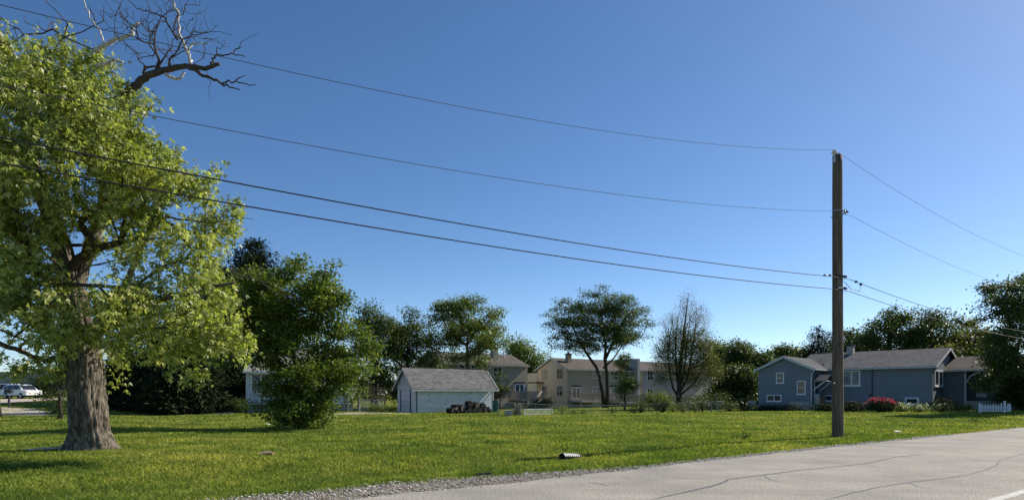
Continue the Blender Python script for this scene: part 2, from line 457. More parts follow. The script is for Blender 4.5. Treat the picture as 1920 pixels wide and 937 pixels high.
def skeleton(trunk, rads, targets, wig=.12, lam=.4, up=.15, seg=.9):
    """greedy branching: every target is joined to the nearest useful node; returns tube edges"""
    nodes = []; parent = []; plen = []; 
    for i, p in enumerate(trunk):
        nodes.append(np.array(p, float)); parent.append(i-1)
        plen.append(0 if i == 0 else plen[-1]+np.linalg.norm(nodes[-1]-nodes[-2]))
    nt_ = len(nodes)
    NN = np.zeros((len(targets)*14+nt_+5, 3)); PL = np.zeros(len(NN)); ok = np.zeros(len(NN), bool)
    for i in range(nt_): NN[i] = nodes[i]; PL[i] = plen[i]; ok[i] = i >= max(1, nt_//3)
    cnt = nt_
    par = list(parent)
    top = np.array(trunk[-1]); T = np.asarray(targets)
    axis = np.array(trunk[nt_//2])
    order = np.argsort(np.linalg.norm(T-np.array(trunk[min(nt_-1, nt_*2//3)]), axis=1))
    leafnode = []
    for t in T[order]:
        d = t-NN[:cnt]; dist = np.linalg.norm(d, axis=1)
        cost = dist+lam*PL[:cnt]+np.where(d[:, 2] < 0, -d[:, 2]*up*4, 0)+np.where(ok[:cnt], 0, 1e6)
        j = int(np.argmin(cost)); a = NN[j].copy(); ln = dist[j]
        ns = int(min(12, max(1, round(ln/seg)))); last = j
        w = RNG.normal(size=3)*wig*ln; w2 = RNG.normal(size=3)*wig*ln*.4
        for q in range(1, ns+1):
            f = q/ns
            p = a+(t-a)*f + w*math.sin(math.pi*f)*.6 + w2*math.sin(2*math.pi*f) + np.array([0,0,up*ln*math.sin(math.pi*f)*.5])
            NN[cnt] = p; PL[cnt] = PL[last]+ln/ns; ok[cnt] = True; par.append(last); last = cnt; cnt += 1
        leafnode.append(last)
    wt = np.zeros(cnt)
    for l in leafnode:
        wt[l] += 1
    for i in range(cnt-1, 0, -1):
        if par[i] >= 0: wt[par[i]] += wt[i]
    return NN[:cnt], par, wt, nt_
def branchmesh(NN, par, wt, nt_, r0, rmin=.012, power=.42, trunkr=None, sides=5, skip=0):
    tot = max(wt[0], 1); rad = np.maximum(r0*(wt/tot)**power, rmin)
    if trunkr is not None: rad[:nt_] = trunkr
    idx = [i for i in range(max(1, skip), len(par)) if par[i] >= 0]
    A = NN[[par[i] for i in idx]]; B = NN[idx]; rb = rad[idx]; ra = rad[[par[i] for i in idx]]
    ist = np.array([i < nt_ for i in idx])
    ra = np.where(ist, ra, np.minimum(ra, rb*1.35))
    d = unit(B-A); ref = np.where(np.abs(d[:, 2:3]) < .9, np.array([[0,0,1.]]), np.array([[1.,0,0]]))
    u = unit(np.cross(d, ref)); v = np.cross(d, u)
    ang = np.arange(sides)*2*math.pi/sides
    ring = u[:, None]*np.cos(ang)[None, :, None]+v[:, None]*np.sin(ang)[None, :, None]
    P0 = A[:, None]+ring*ra[:, None, None]-d[:, None]*(ra*.25)[:, None, None]; P1 = B[:, None]+ring*rb[:, None, None]
    V = np.concatenate([P0, P1], 1).reshape(-1, 3)
    base = np.arange(len(idx))*2*sides; fs = []
    for k in range(sides):
        k2 = (k+1) % sides
        fs.append(np.stack([base+k, base+k2, base+sides+k2, base+sides+k], 1))
    lo = np.stack(fs, 1).reshape(-1)
    return V, lo, np.full(len(idx)*sides, 4)
def tree(name, label, cat, px, Y, blobs, n, per, spread, size, leaf, r0, group=None, trunk_top=None, lean=0, bark_='bark',
         shape='diamond', droop=.35, flat=.6, shell=2.0, lam=.4, wig=.12, asp=.55, trunkpts=None, trunkr=None, extra=None, seg=.9, up=.15, rmin=None):
    g = gp(px, Y); g.z -= .05
    root = thing(name, label, cat, g, group)
    cw = (max(q[0]+q[2] for q in blobs)-min(q[0]-q[2] for q in blobs))*Y/F
    blobs = [q if len(q) > 4 else tuple(q)+(random.uniform(-.27, .27)*cw,) for q in blobs]
    T = cluster(blobpts(blobs, int(n*1.75), Y, shell), 8, Y*.0056, .55)
    T[:, 2] = np.maximum(T[:, 2], g.z+.25)
    if trunkpts is None:
        zt = trunk_top if trunk_top else float(np.percentile(T[:, 2], 60))
        cx = float(T[:, 0].mean())
        pts = [(g.x+(cx-g.x)*(f**1.6)*.8+lean*f, Y+.1*math.sin(5*f), g.z+(zt-g.z)*f) for f in np.linspace(0, 1, 9)]
        pts = [(p[0]+.05*math.sin(i*2.1+px), p[1], p[2]) for i, p in enumerate(pts)]
    else:
        pts = [tuple(pt(a, b, Y)) for a, b in trunkpts]; pts[0] = tuple(g)
    tr = trunkr or [r0*(1.35 if i == 0 else 1-.62*i/(len(pts)-1)) for i in range(len(pts))]
    NN, par, wt, nt_ = skeleton(pts, tr, T, wig, lam, up, seg)
    tm = MB(); tm.tube(pts, tr, 10); build(tm, 'trunk', M[bark_], root, True)
    V, lo, co = branchmesh(NN, par, wt, nt_, r0*.75, rmin or max(.008, r0*.05), trunkr=np.array(tr), skip=nt_)
    link('branches', rawmesh('branches', V-np.array(g), lo, co), M[bark_], root)
    if isinstance(leaf, str): foliage('crown', T, M[leaf], root, per, spread*.8, size, shape=shape, droop=droop, flat=flat, asp=asp)
    else: leaf(root, T)
    return root, T
def spruce(label, px, Y, top_py, halfw, n=260, per=26, size=.3, group=None, base_py=None, leaf='lf_spruce', spread=.33, name='spruce_tree', cat='tree', pw=.8):
    g = gp(px, Y); g.z -= .05
    root = thing(name, label, cat, g, group); zt = PZ(top_py, Y); h = zt-g.z; Rm = halfw*Y/F
    pts = [(g.x, Y, g.z+h*f) for f in np.linspace(0, .98, 8)]; tr = [max(.02, .02*h*(1-f)) for f in np.linspace(0, 1, 8)]
    tm = MB(); tm.tube(pts, tr, 8); 
    C = []
    z = g.z+.06*h
    while z < zt-.15:
        f = (z-g.z)/h; rr = Rm*(1-f)**pw*random.uniform(.7, 1.15)+.35; nb = max(3, int(9*(1-f)+3)); a0 = random.random()*6.28
        for b in range(nb):
            a = a0+b*6.283/nb+random.uniform(-.2, .2); rl = rr*random.uniform(.75, 1.1)
            e = (g.x+math.cos(a)*rl, Y+math.sin(a)*rl, z-.12*rl)
            tm.bar((g.x, Y, z), e, .04, .04)
            k = max(1, int(rl/.42))
            for q in range(k):
                t = (q+.8)/k; C.append((g.x+math.cos(a)*rl*t, Y+math.sin(a)*rl*t, z-.12*rl*t*t+.1*random.uniform(-1, 1)+ (.12 if t > .8 else 0)))
        z += h*.028+.12
    C.append((g.x, Y, zt-.15)); C.append((g.x, Y, zt-.4))
    build(tm, 'trunk', M['bark'], root, True)
    foliage('crown', C, M[leaf], root, per, spread, size, droop=.3, flat=.45, asp=.32)
    return root
def shrub(name, label, px, Y, wpx, hpx, leaf='lf_dark', n=40, per=40, size=.09, spread=.14, group=None, cat='shrub', flat=.7, stems=True, dx=0, part='foliage', asp=.5, py=None):
    g = gp(px, Y); root = thing(name, label, cat, g, group)
    w = wpx*Y/F/2; h = hpx*Y/F
    v = unit(RNG.normal(size=(n, 3))); r = RNG.uniform(.2, 1, n)**.5
    C = np.stack([g.x+v[:, 0]*r*w, Y+v[:, 1]*r*w*.8, g.z+h*.52+v[:, 2]*r*h*.46], 1)
    if stems:
        tm = MB()
        for q in C[::3]: tm.tube([(g.x+random.uniform(-.1,.1)*w, Y, g.z-.03), ((g.x+q[0])/2, (Y+q[1])/2, g.z+(q[2]-g.z)*.6), tuple(q)], [.025, .015, .006], 4)
        build(tm, 'stems', M['bark'], root)
    foliage(part, C, M[leaf], root, per, spread, size, flat=flat, asp=asp)
    return root
SKYSTR = 0.105
SUNSTR = 4.8
EXPO = 0.47
# ------------------------------------------------------------------ setting
def grid_terrain():
    n = 300
    a = np.linspace(-1, 1, n)
    gx = np.sinh(a*6.2)/np.sinh(6.2)*1500
    gx = 3+gx*1.0+a*28
    b = np.linspace(-1, 1, n)
    gy = 20+np.sinh(b*6.2)/np.sinh(6.2)*1500+b*28
    X, Y = np.meshgrid(gx, gy)
    Z = hgt(X, Y)
    s = road_s(X, Y); t = road_t(X, Y)
    V = np.stack([X, Y, Z], -1).reshape(-1, 3)
    i, j = np.meshgrid(np.arange(n-1), np.arange(n-1))
    k = (j*n+i).reshape(-1)
    lo = np.stack([k, k+1, k+n+1, k+n], 1).reshape(-1)
    return rawmesh('lawn', V, lo, np.full(len(k), 4))
tag(link('lawn', grid_terrain(), M['lawn'], None, True), kind='structure')
def rst(s, t, z): return (EX+DX*t-DY*s, EY+DY*t+DX*s, z)
def wob(t, k=1): return .05*math.sin(t*1.7+k)+.04*math.sin(t*4.3+2*k)+.03*math.sin(t*9.1+k*3)
# far edge of the asphalt bends a little, as in the photograph
def edge(t): return .22*math.exp(-((t+12.5)/6)**2)*-1 + wob(t)*.7
def strip(mb, ts, fa, fb, z, nx=1):
    vs = []; fs = []
    for t in ts:
        a, b = fa(t), fb(t)
        for k in range(nx+1): vs.append(rst(a+(b-a)*k/nx, t, z))
    for i in range(len(ts)-1):
        for k in range(nx):
            q = i*(nx+1)+k; fs.append((q, q+1, q+nx+2, q+nx+1))
    mb.add(vs, fs)
ts = [float(x) for x in np.concatenate([np.arange(-90, -25, 3), np.arange(-25, 40, .25), np.arange(40, 400, 8)])]
def gout(t):   # outer edge of the gravel
    w = .28+.95*(1-float(sst(-14.5, -7.5, t))) + .45*math.exp(-((t+13)/3)**2)*0
    return edge(t)+w+.9*abs(wob(t, 5))
mb = MB(); strip(mb, ts, lambda t: -8.6, gout, -.018, 6); tag(build(mb, 'gravel_shoulder', M['gravel']), kind='structure')
mb = MB(); strip(mb, ts, lambda t: -7.3+wob(t, 3), edge, 0, 6); road = tag(build(mb, 'road', M['asphalt']), kind='structure')
def gr(px, py):                # flat road point
    Y = EYE*F/(py-HY); return Vector((PX(px, Y), Y, 0))
def ribbon(mb, pts, w, z=.004):
    P = [gr(*p) for p in pts]; Q = []
    for i in range(len(P)-1):
        for k in range(6):
            f = k/6; Q.append(P[i].lerp(P[i+1], f))
    Q.append(P[-1]); vs = []
    for i, p in enumerate(Q):
        d = (Q[min(i+1, len(Q)-1)]-Q[max(0, i-1)]).normalized(); nrm = Vector((-d.y, d.x, 0))
        ww = w*(.7+.6*random.random()); ww *= min(1, .15+i/4, .15+(len(Q)-1-i)/4)
        p = p+nrm*random.uniform(-.012, .012)
        vs += [(p.x-nrm.x*ww, p.y-nrm.y*ww, z), (p.x+nrm.x*ww, p.y+nrm.y*ww, z)]
    mb.add(vs, [(2*i, 2*i+1, 2*i+3, 2*i+2) for i in range(len(Q)-1)])
mb = MB()
ribbon(mb, [(1215, 937), (1290, 921), (1345, 908), (1360, 902), (1366, 898), (1430, 890), (1500, 881), (1560, 875), (1620, 869), (1680, 856), (1740, 850)], .023)
ribbon(mb, [(1545, 937), (1600, 923), (1650, 912), (1710, 903), (1790, 894), (1828, 886), (1850, 880), (1868, 872), (1875, 862), (1920, 850), (2000, 838)], .019)
for a in ([(1320, 880), (1345, 881), (1366, 884)], [(1665, 893), (1702, 898)], [(1528, 852), (1550, 855), (1580, 857)], [(1514, 878), (1545, 879)], [(1790, 821), (1830, 822)], [(1430, 890), (1445, 899), (1470, 905)], [(1250, 893), (1290, 897), (1330, 896)], [(1700, 903), (1722, 912), (1760, 918)], [(1620, 869), (1650, 876), (1700, 879)]):
    ribbon(mb, a, .009)
build(mb, 'crack_sealant', M['sealant'], road)
mb = MB()
for a in ([(1100, 902), (1120, 906), (1145, 911)], [(1140, 905), (1160, 905)], [(1165, 895), (1182, 894)], [(1560, 839), (1640, 833), (1700, 826)]):
    ribbon(mb, a, .010, .004)
build(mb, 'hairline_crack', M['sealant'], road)
mb = MB(); tt = [float(x) for x in np.arange(-30, 120, .35)]
strip(mb, tt, lambda t: -6.36+wob(t, 9)*.25, lambda t: -6.22+wob(t, 2)*.25, .004, 1)
build(mb, 'edge_line', M['whiteline'], road)

# loose stones on the shoulder: nobody could count them
def stones():
    n = 15000
    t = -24+RNG.uniform(0, 1, n)**1.0*34
    u = RNG.uniform(-.10, 1.1, n)
    e = np.array([edge(x) for x in t]); g = np.array([gout(x) for x in t])
    s = e+(g-e)*u+RNG.normal(size=n)*.05
    X = EX+DX*t-DY*s; Y = EY+DY*t+DX*s
    keep = (Y > 7) & (np.abs(X/Y) < .95); X, Y = X[keep], Y[keep]; n = len(X)
    r = RNG.uniform(.008, .024, n)*(1+.5*(RNG.uniform(size=n) > .96))
    octa = np.array([[1,0,0],[0,1,0],[-1,0,0],[0,-1,0],[0,0,1],[0,0,-1]], float)
    V = octa[None]*r[:, None, None]*RNG.uniform(.6, 1.4, (n, 6, 1)); a = RNG.uniform(0, 6.28, n)
    ca, sa = np.cos(a)[:, None], np.sin(a)[:, None]
    x = V[..., 0]*ca-V[..., 1]*sa; y = V[..., 0]*sa+V[..., 1]*ca
    V = np.stack([x+X[:, None], y+Y[:, None], V[..., 2]*.6-.008+r[:, None]*.25], -1).reshape(-1, 3)
    f = np.array([[0,1,4],[1,2,4],[2,3,4],[3,0,4],[1,0,5],[2,1,5],[3,2,5],[0,3,5]])
    lo = (np.arange(n)[:, None, None]*6+f[None]).reshape(-1)
    return rawmesh('gravel_stones', V, lo, np.full(n*8, 3))
tag(link('gravel_stones', stones(), M['stone']), 'loose pale gravel along the edge of the road', 'gravel', None, 'stuff')

def grass():
    out = []
    def blades(n, y0, y1, hh, ww, pw=1.0, xlim=.86, smin=None, cond=None):
        u = RNG.uniform(size=n)
        Y = (y0**(1-pw)+(y1**(1-pw)-y0**(1-pw))*u)**(1/(1-pw)) if pw != 1 else y0*(y1/y0)**u
        X = RNG.uniform(-xlim, xlim, n)*Y
        s = road_s(X, Y); t = road_t(X, Y)
        g = np.interp(t, TS, GS)
        edge_ = g+RNG.normal(size=n)*.17+.08*np.sin(t*2.9)-.05
        k = s > edge_
        if cond is not None: k &= cond(X, Y, s, t)
        X, Y, s, t, g = X[k], Y[k], s[k], t[k], g[k]
        n = len(X); Z = hgt(X, Y)
        f = Y/12.0
        patch = .75+.5*np.clip(np.sin(X*.9+np.sin(Y*.7)*2)*np.cos(Y*.8+X*.35), -1, 1)*.6
        h = hh*RNG.uniform(.5, 1.35, n)*patch; w = ww*np.maximum(f, .8)*RNG.uniform(.7, 1.3, n)
        a = RNG.uniform(0, 6.28, n); l = RNG.normal(size=(n, 2))*(h*.55)[:, None]
        ax, ay = np.cos(a)*w/2, np.sin(a)*w/2
        V = np.stack([np.stack([X-ax, Y-ay, Z-.01], 1), np.stack([X+ax, Y+ay, Z-.01], 1),
                      np.stack([X+l[:, 0]*.45+ax*.7, Y+l[:, 1]*.45+ay*.7, Z+h*.6], 1), np.stack([X+l[:, 0], Y+l[:, 1], Z+h*.95], 1),
                      np.stack([X+l[:, 0]*.45-ax*.7, Y+l[:, 1]*.45-ay*.7, Z+h*.6], 1)], 1)
        out.append(V.reshape(-1, 3))
    TS = np.array(ts); GS = np.array([gout(x) for x in ts])
    blades(240000, 8.5, 26, .085, .013, 1.15)
    blades(190000, 22, 95, .085, .014, 1.4)
    blades(26000, 8.5, 17, .07, .010, 1.1, cond=lambda X, Y, s, t: (s < 2.6+np.sin(t*1.3)*.8) & (t < -6))
    blades(70000, 20, 62, .10, .016, 1.3, cond=lambda X, Y, s, t: np.sin(X*2.3+np.sin(Y*1.7)*3)*np.cos(Y*2.9+X*.7) > .25)
    blades(60000, 9, 24, .11, .011, 1.1, cond=lambda X, Y, s, t: np.sin(X*3.3+np.sin(Y*2.7)*3)*np.cos(Y*3.9+X*.9) > .35)
    # coarser tufts on the bank, and by the shoulder
    blades(60000, 9, 30, .13, .010, 1.1, cond=lambda X, Y, s, t: (np.sin(X*1.3+Y*.6)+np.cos(Y*1.7-X*.4) > .9) & (s < 6.5+np.sin(t)))
    blades(30000, 9, 40, .11, .010, 1.1, cond=lambda X, Y, s, t: np.hypot(X-12.55, Y-24.5) < .5+.3*np.sin(X*9))
    V = np.concatenate(out); n = len(V)//5
    return rawmesh('grass', V, np.arange(n*5), np.full(n, 5))
tag(link('grass', grass(), M['blade']), 'mown green lawn grass with coarse tufts near the road', 'grass', None, 'stuff')

def drape(name, A, B, mat, dz=.03, n=30, m=8):
    """sheet between two polylines of photo pixels lying on the ground"""
    def res(P):
        P = [ghit(*p) for p in P]; P = np.array([(p.x, p.y) for p in P]); t = np.linspace(0, 1, len(P)); q = np.linspace(0, 1, n)
        return np.stack([np.interp(q, t, P[:, 0]), np.interp(q, t, P[:, 1])], 1)
    a, b = res(A), res(B); mb = MB(); vs = []
    for i in range(n):
        for k in range(m+1):
            p = a[i]+(b[i]-a[i])*k/m; vs.append((p[0], p[1], H(*p)+dz))
    mb.add(vs, [(i*(m+1)+k, i*(m+1)+k+1, (i+1)*(m+1)+k+1, (i+1)*(m+1)+k) for i in range(n-1) for k in range(m)])
    return tag(build(mb, name, mat), kind='structure')
drape('driveway', [(-150, 778), (0, 778), (60, 778.5), (108, 779)], [(-150, 762), (0, 763), (60, 766.5), (112, 775)], M['drive'])
drape('parking_lot', [(-150, 757), (0, 756.5), (60, 752.5), (130, 749)], [(-150, 748), (0, 748.5), (60, 747.5), (130, 747)], M['drive'], .05)
drape('garage_apron', [(620, 777), (700, 776.5), (748, 776), (772, 776.5)], [(690, 771), (720, 770.5), (738, 770), (756, 770)], M['drive'], .02)

# ------------------------------------------------------------------ walls measured from the photograph, standing at real depth
class Wall:
    def __init__(s, px, Y, ang, flip=False):
        """starts at the photo column px at depth Y; ang = direction along the wall; outward normal to its right"""
        s.o = Vector((PX(px, Y), Y)); s.a = Vector((math.cos(ang), math.sin(ang))); s.n = Vector((s.a.y, -s.a.x))
    def t(s, px):
        k = (px-960)/F; return (k*s.o.y-s.o.x)/(s.a.x-k*s.a.y)
    def P(s, t, z, o=0): return Vector((s.o.x+s.a.x*t+s.n.x*o, s.o.y+s.a.y*t+s.n.y*o, z))
    def z(s, px, py): q = s.P(s.t(px), 0); return PZ(py, q.y)
    def rect(s, x0, y0, x1, y1):
        c = (x0+x1)/2; return s.t(x0), s.t(x1), s.z(c, y1), s.z(c, y0)
    def box(s, mb, t0, t1, z0, z1, o0, o1):
        mb.hexa([s.P(t0, z0, o1), s.P(t1, z0, o1), s.P(t1, z0, o0), s.P(t0, z0, o0), s.P(t0, z1, o1), s.P(t1, z1, o1), s.P(t1, z1, o0), s.P(t0, z1, o0)])
def window(W, parent, t0, t1, z0, z1, mull=(.5,), rail=True, fw=.09, frame='white', glass='glass', sill=True, grid=0, label=None, rails=()):
    mb = MB(); o = .075
    W.box(mb, t0, t1, z1-fw, z1, 0, o); W.box(mb, t0, t1, z0, z0+fw, 0, o)
    W.box(mb, t0, t0+fw, z0+fw, z1-fw, 0, o); W.box(mb, t1-fw, t1, z0+fw, z1-fw, 0, o)
    for m_ in mull:
        c = t0+(t1-t0)*m_; W.box(mb, c-fw*.45, c+fw*.45, z0+fw, z1-fw, 0, o-.008)
    if rail:
        c = (z0+z1)/2; W.box(mb, t0+fw, t1-fw, c-.025, c+.025, 0, o-.02)
    for r in rails:
        c = z0+(z1-z0)*r; W.box(mb, t0+fw, t1-fw, c-.025, c+.025, 0, o-.02)
    w = build(mb, 'window', M[frame], parent)
    if label: w['label'] = label
    pb = MB(); W.box(pb, t0+fw*.5, t1-fw*.5, z0+fw*.5, z1-fw*.5, .004, .03); build(pb, 'pane', M[glass], w)
    if sill:
        sb = MB(); W.box(sb, t0-.05, t1+.05, z0-.06, z0-.002, 0, .12); build(sb, 'sill', M[frame], w)
    return w
def slab(mb, a, b, c, d, th=.12):
    """roof slab from four top corners (ccw from above)"""
    p = [Vector(v) for v in (a, b, c, d)]; dn = Vector((0, 0, -th))
    mb.hexa([v+dn for v in p]+p)

# ---------- garage
def build_garage():
    W = Wall(775, 58, R(38)); E = Wall(775, 58, R(128)); E.n = -E.n
    Lg = W.t(925); D = E.t(745.5)
    g = W.P(Lg/2, H(*W.P(Lg/2, 0).xy), -D/2)
    root = thing('garage', 'small weathered white garage with grey shingle roof and a log pile against it', 'garage', g)
    ze = W.z(775, 728)+.36; zr = 4.12; z0 = H(*W.P(1, 0).xy)-.15
    mb = MB(); W.box(mb, 0, Lg, z0, ze, -.12, 0)
    # real lapped boards so that low light catches their lower edges
    k = 0; z = z0+.22; hb = .215
    while z+hb < ze-.12:
        mb.hexa([W.P(.12, z, .034), W.P(Lg-.1, z, .034), W.P(Lg-.1, z, .002), W.P(.12, z, .002), W.P(.12, z+hb-.003, .010), W.P(Lg-.1, z+hb-.003, .010), W.P(Lg-.1, z+hb-.003, .002), W.P(.12, z+hb-.003, .002)]); z += hb
    W.box(mb, 0, Lg, z0, ze, -D, -D+.12)
    build(mb, 'wall', M['garage'], root)
    mb = MB(); E.box(mb, .121, D-.121, z0, ze, -.12, 0); 
    Wr = Wall(775, 58, R(128)); Wr.o = W.P(Lg, 0).xy
    Wr.box(mb, .121, D-.121, z0, ze, -.12, 0); build_split(mb, 'end_wall', M['garageend'], root)
    mb = MB()
    for o0, o1, base in ((0, -.12, E.P(0, 0)), (0, -.12, W.P(Lg, 0))):
        b = Vector((base.x, base.y, 0)); a = Vector((E.a.x, E.a.y, 0)); n = Vector((E.n.x, E.n.y, 0))
        sg = .004 if base == E.P(0, 0) else 0
        pr = [b+a*.0+Vector((0,0,ze+.002)), b+a*D+Vector((0,0,ze+.002)), b+a*D/2+Vector((0,0,zr-.17))]
        mb.prism(pr, n*.01, -n*.12 if sg else n*.10-n*.02)
    build_split(mb, 'gable', M['gableboards'], root)
    ov = .46; es = .35
    sl = (zr-ze)/(D/2)
    def rp(t, v, z): q = W.P(t, z, -v); return q
    mb = MB(); zE = ze-ov*sl+.10
    slab(mb, rp(-es, -ov, zE), rp(Lg+.06, -ov, zE), rp(Lg+.06, D/2, zr), rp(-es, D/2, zr), .06)
    slab(mb, rp(-es, D/2, zr+.001), rp(Lg+.06, D/2, zr+.001), rp(Lg+.06, D+ov, zE), rp(-es, D+ov, zE), .06)
    roof = build(mb, 'roof', M['garroof'], root)
    mb = MB(); W.box(mb, -es-.01, Lg+es+.01, zE-.20, zE-.055, ov-.03, ov+.012)
    build(mb, 'fascia', M['dirtytrim'], roof)
    mb = MB()
    for tt in (-es-.012, Lg+es-.02):
        for v0, v1 in ((-ov, D/2), (D+ov, D/2)):
            a = rp(tt, v0, zE-.062); b = rp(tt, v1, zr-.062); e = W.P(tt+.032, 0, 0)-W.P(tt, 0, 0); d = Vector((0, 0, -.15))
            mb.hexa([a+d, a+e+d, b+e+d, b+d, a, a+e, b+e, b])
    build_split(mb, 'rake_board', M['trimgrey'], roof)
    mb = MB(); W.box(mb, -.02, .11, z0, ze-.02, 0, .045); E.box(mb, 0, .12, z0, ze-.02, 0, .03); E.box(mb, D-.5, D-.38, z0, ze-.02, 0, .04)
    W.box(mb, Lg-.1, Lg+.02, z0, ze-.02, 0, .045); build_split(mb, 'corner_board', M['trimgrey'], root)
    mb = MB(); mb.tube([W.P(.3, ze-.1, .1), W.P(.3, z0, .1)], .04, 8); 
    build(mb, 'downspout', M['darksteel'], root)
    mb = MB(); E.box(mb, .55, D-.75, z0, z0+2.15, 0, .03)
    d = build(mb, 'overhead_door', M['garageend'], root)
    mb = MB(); E.box(mb, .45, .55, z0, z0+2.25, 0, .06); E.box(mb, D-.75, D-.65, z0, z0+2.25, 0, .06); build_split(mb, 'door_frame', M['darksteel'], d)
    mb = MB(); c = E.P(.3, ze-.25, .08); mb.box(c, (.12,.12,.2)); build(mb, 'wall_lamp', M['darksteel'], root)
    return W, Lg
M['garroof'] = shingle('garage_shingles', (.165,.163,.16), R(38), .3, .45, .10)
M['blueroof'] = shingle('dark_blue_grey_shingles', (.105,.11,.12), R(-45), .22, .33, .09)
M['brownroof'] = shingle('brown_shingles', (.12,.11,.10), R(34), .15)
M['whiteroof'] = shingle('pale_shingles', (.3,.3,.3), R(0), .15)
GW, GL = build_garage()

# ---------- generic long gable house
def gable_house(root, W, Lh, D, z0, ze, zr, wallm, endm, roofm, trim='trimgrey', ov=.4, es=.35, er=None):
    er = es if er is None else er
    A = Vector((W.a.x, W.a.y, 0)); Nn = Vector((W.n.x, W.n.y, 0))
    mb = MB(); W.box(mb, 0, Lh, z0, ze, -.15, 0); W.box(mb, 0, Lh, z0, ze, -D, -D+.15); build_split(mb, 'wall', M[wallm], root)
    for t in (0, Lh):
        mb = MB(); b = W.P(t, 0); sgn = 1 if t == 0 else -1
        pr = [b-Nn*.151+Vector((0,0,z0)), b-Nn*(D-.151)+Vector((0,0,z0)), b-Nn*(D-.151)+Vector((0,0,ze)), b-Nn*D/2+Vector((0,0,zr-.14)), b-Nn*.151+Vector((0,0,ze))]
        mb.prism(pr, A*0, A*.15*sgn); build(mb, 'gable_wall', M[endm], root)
    sl = (zr-ze)/(D/2); zE = ze-ov*sl+.12
    q = lambda t, v, z: W.P(t, z, -v)
    mb = MB()
    slab(mb, q(-es, -ov, zE), q(Lh+er, -ov, zE), q(Lh+er, D/2, zr), q(-es, D/2, zr), .08)
    slab(mb, q(-es, D/2, zr+.001), q(Lh+er, D/2, zr+.001), q(Lh+er, D+ov, zE), q(-es, D+ov, zE), .08)
    roof = build(mb, 'roof', M[roofm], root)
    mb = MB(); W.box(mb, -es-.01, Lh+er+.01, zE-.17, zE-.03, ov, ov+.09)
    W.box(mb, 0, Lh, zE-.13, zE-.081, 0.003, ov-.003)
    build(mb, 'gutter', M[trim], roof)
    mb = MB()
    for tt in (-es-.012, Lh+er-.02):
        for v0, v1 in ((-ov, D/2), (D+ov, D/2)):
            a = q(tt, v0, zE-.01); b = q(tt, v1, zr-.01); e = A*.032; d = Vector((0, 0, -.2))
            mb.hexa([a+d, a+e+d, b+e+d, b+d, a, a+e, b+e, b])
    build_split(mb, 'rake_trim', M[trim], roof)
    return roof, zE
def chimney(roof, c, d, h, z0, mat, rz, cap=True):
    mb = MB(); mb.box((c[0], c[1], z0+h/2), (d[0], d[1], h), rz)
    ch = build(mb, 'chimney', M[mat], roof)
    if cap:
        mb = MB(); mb.box((c[0], c[1], z0+h+.06), (d[0]+.16, d[1]+.16, .115), rz)
        mb.box((c[0], c[1], z0+h+.22), (d[0]*.4, d[1]*.4, .2), rz); build(mb, 'chimney_cap', M['darksteel'], ch)

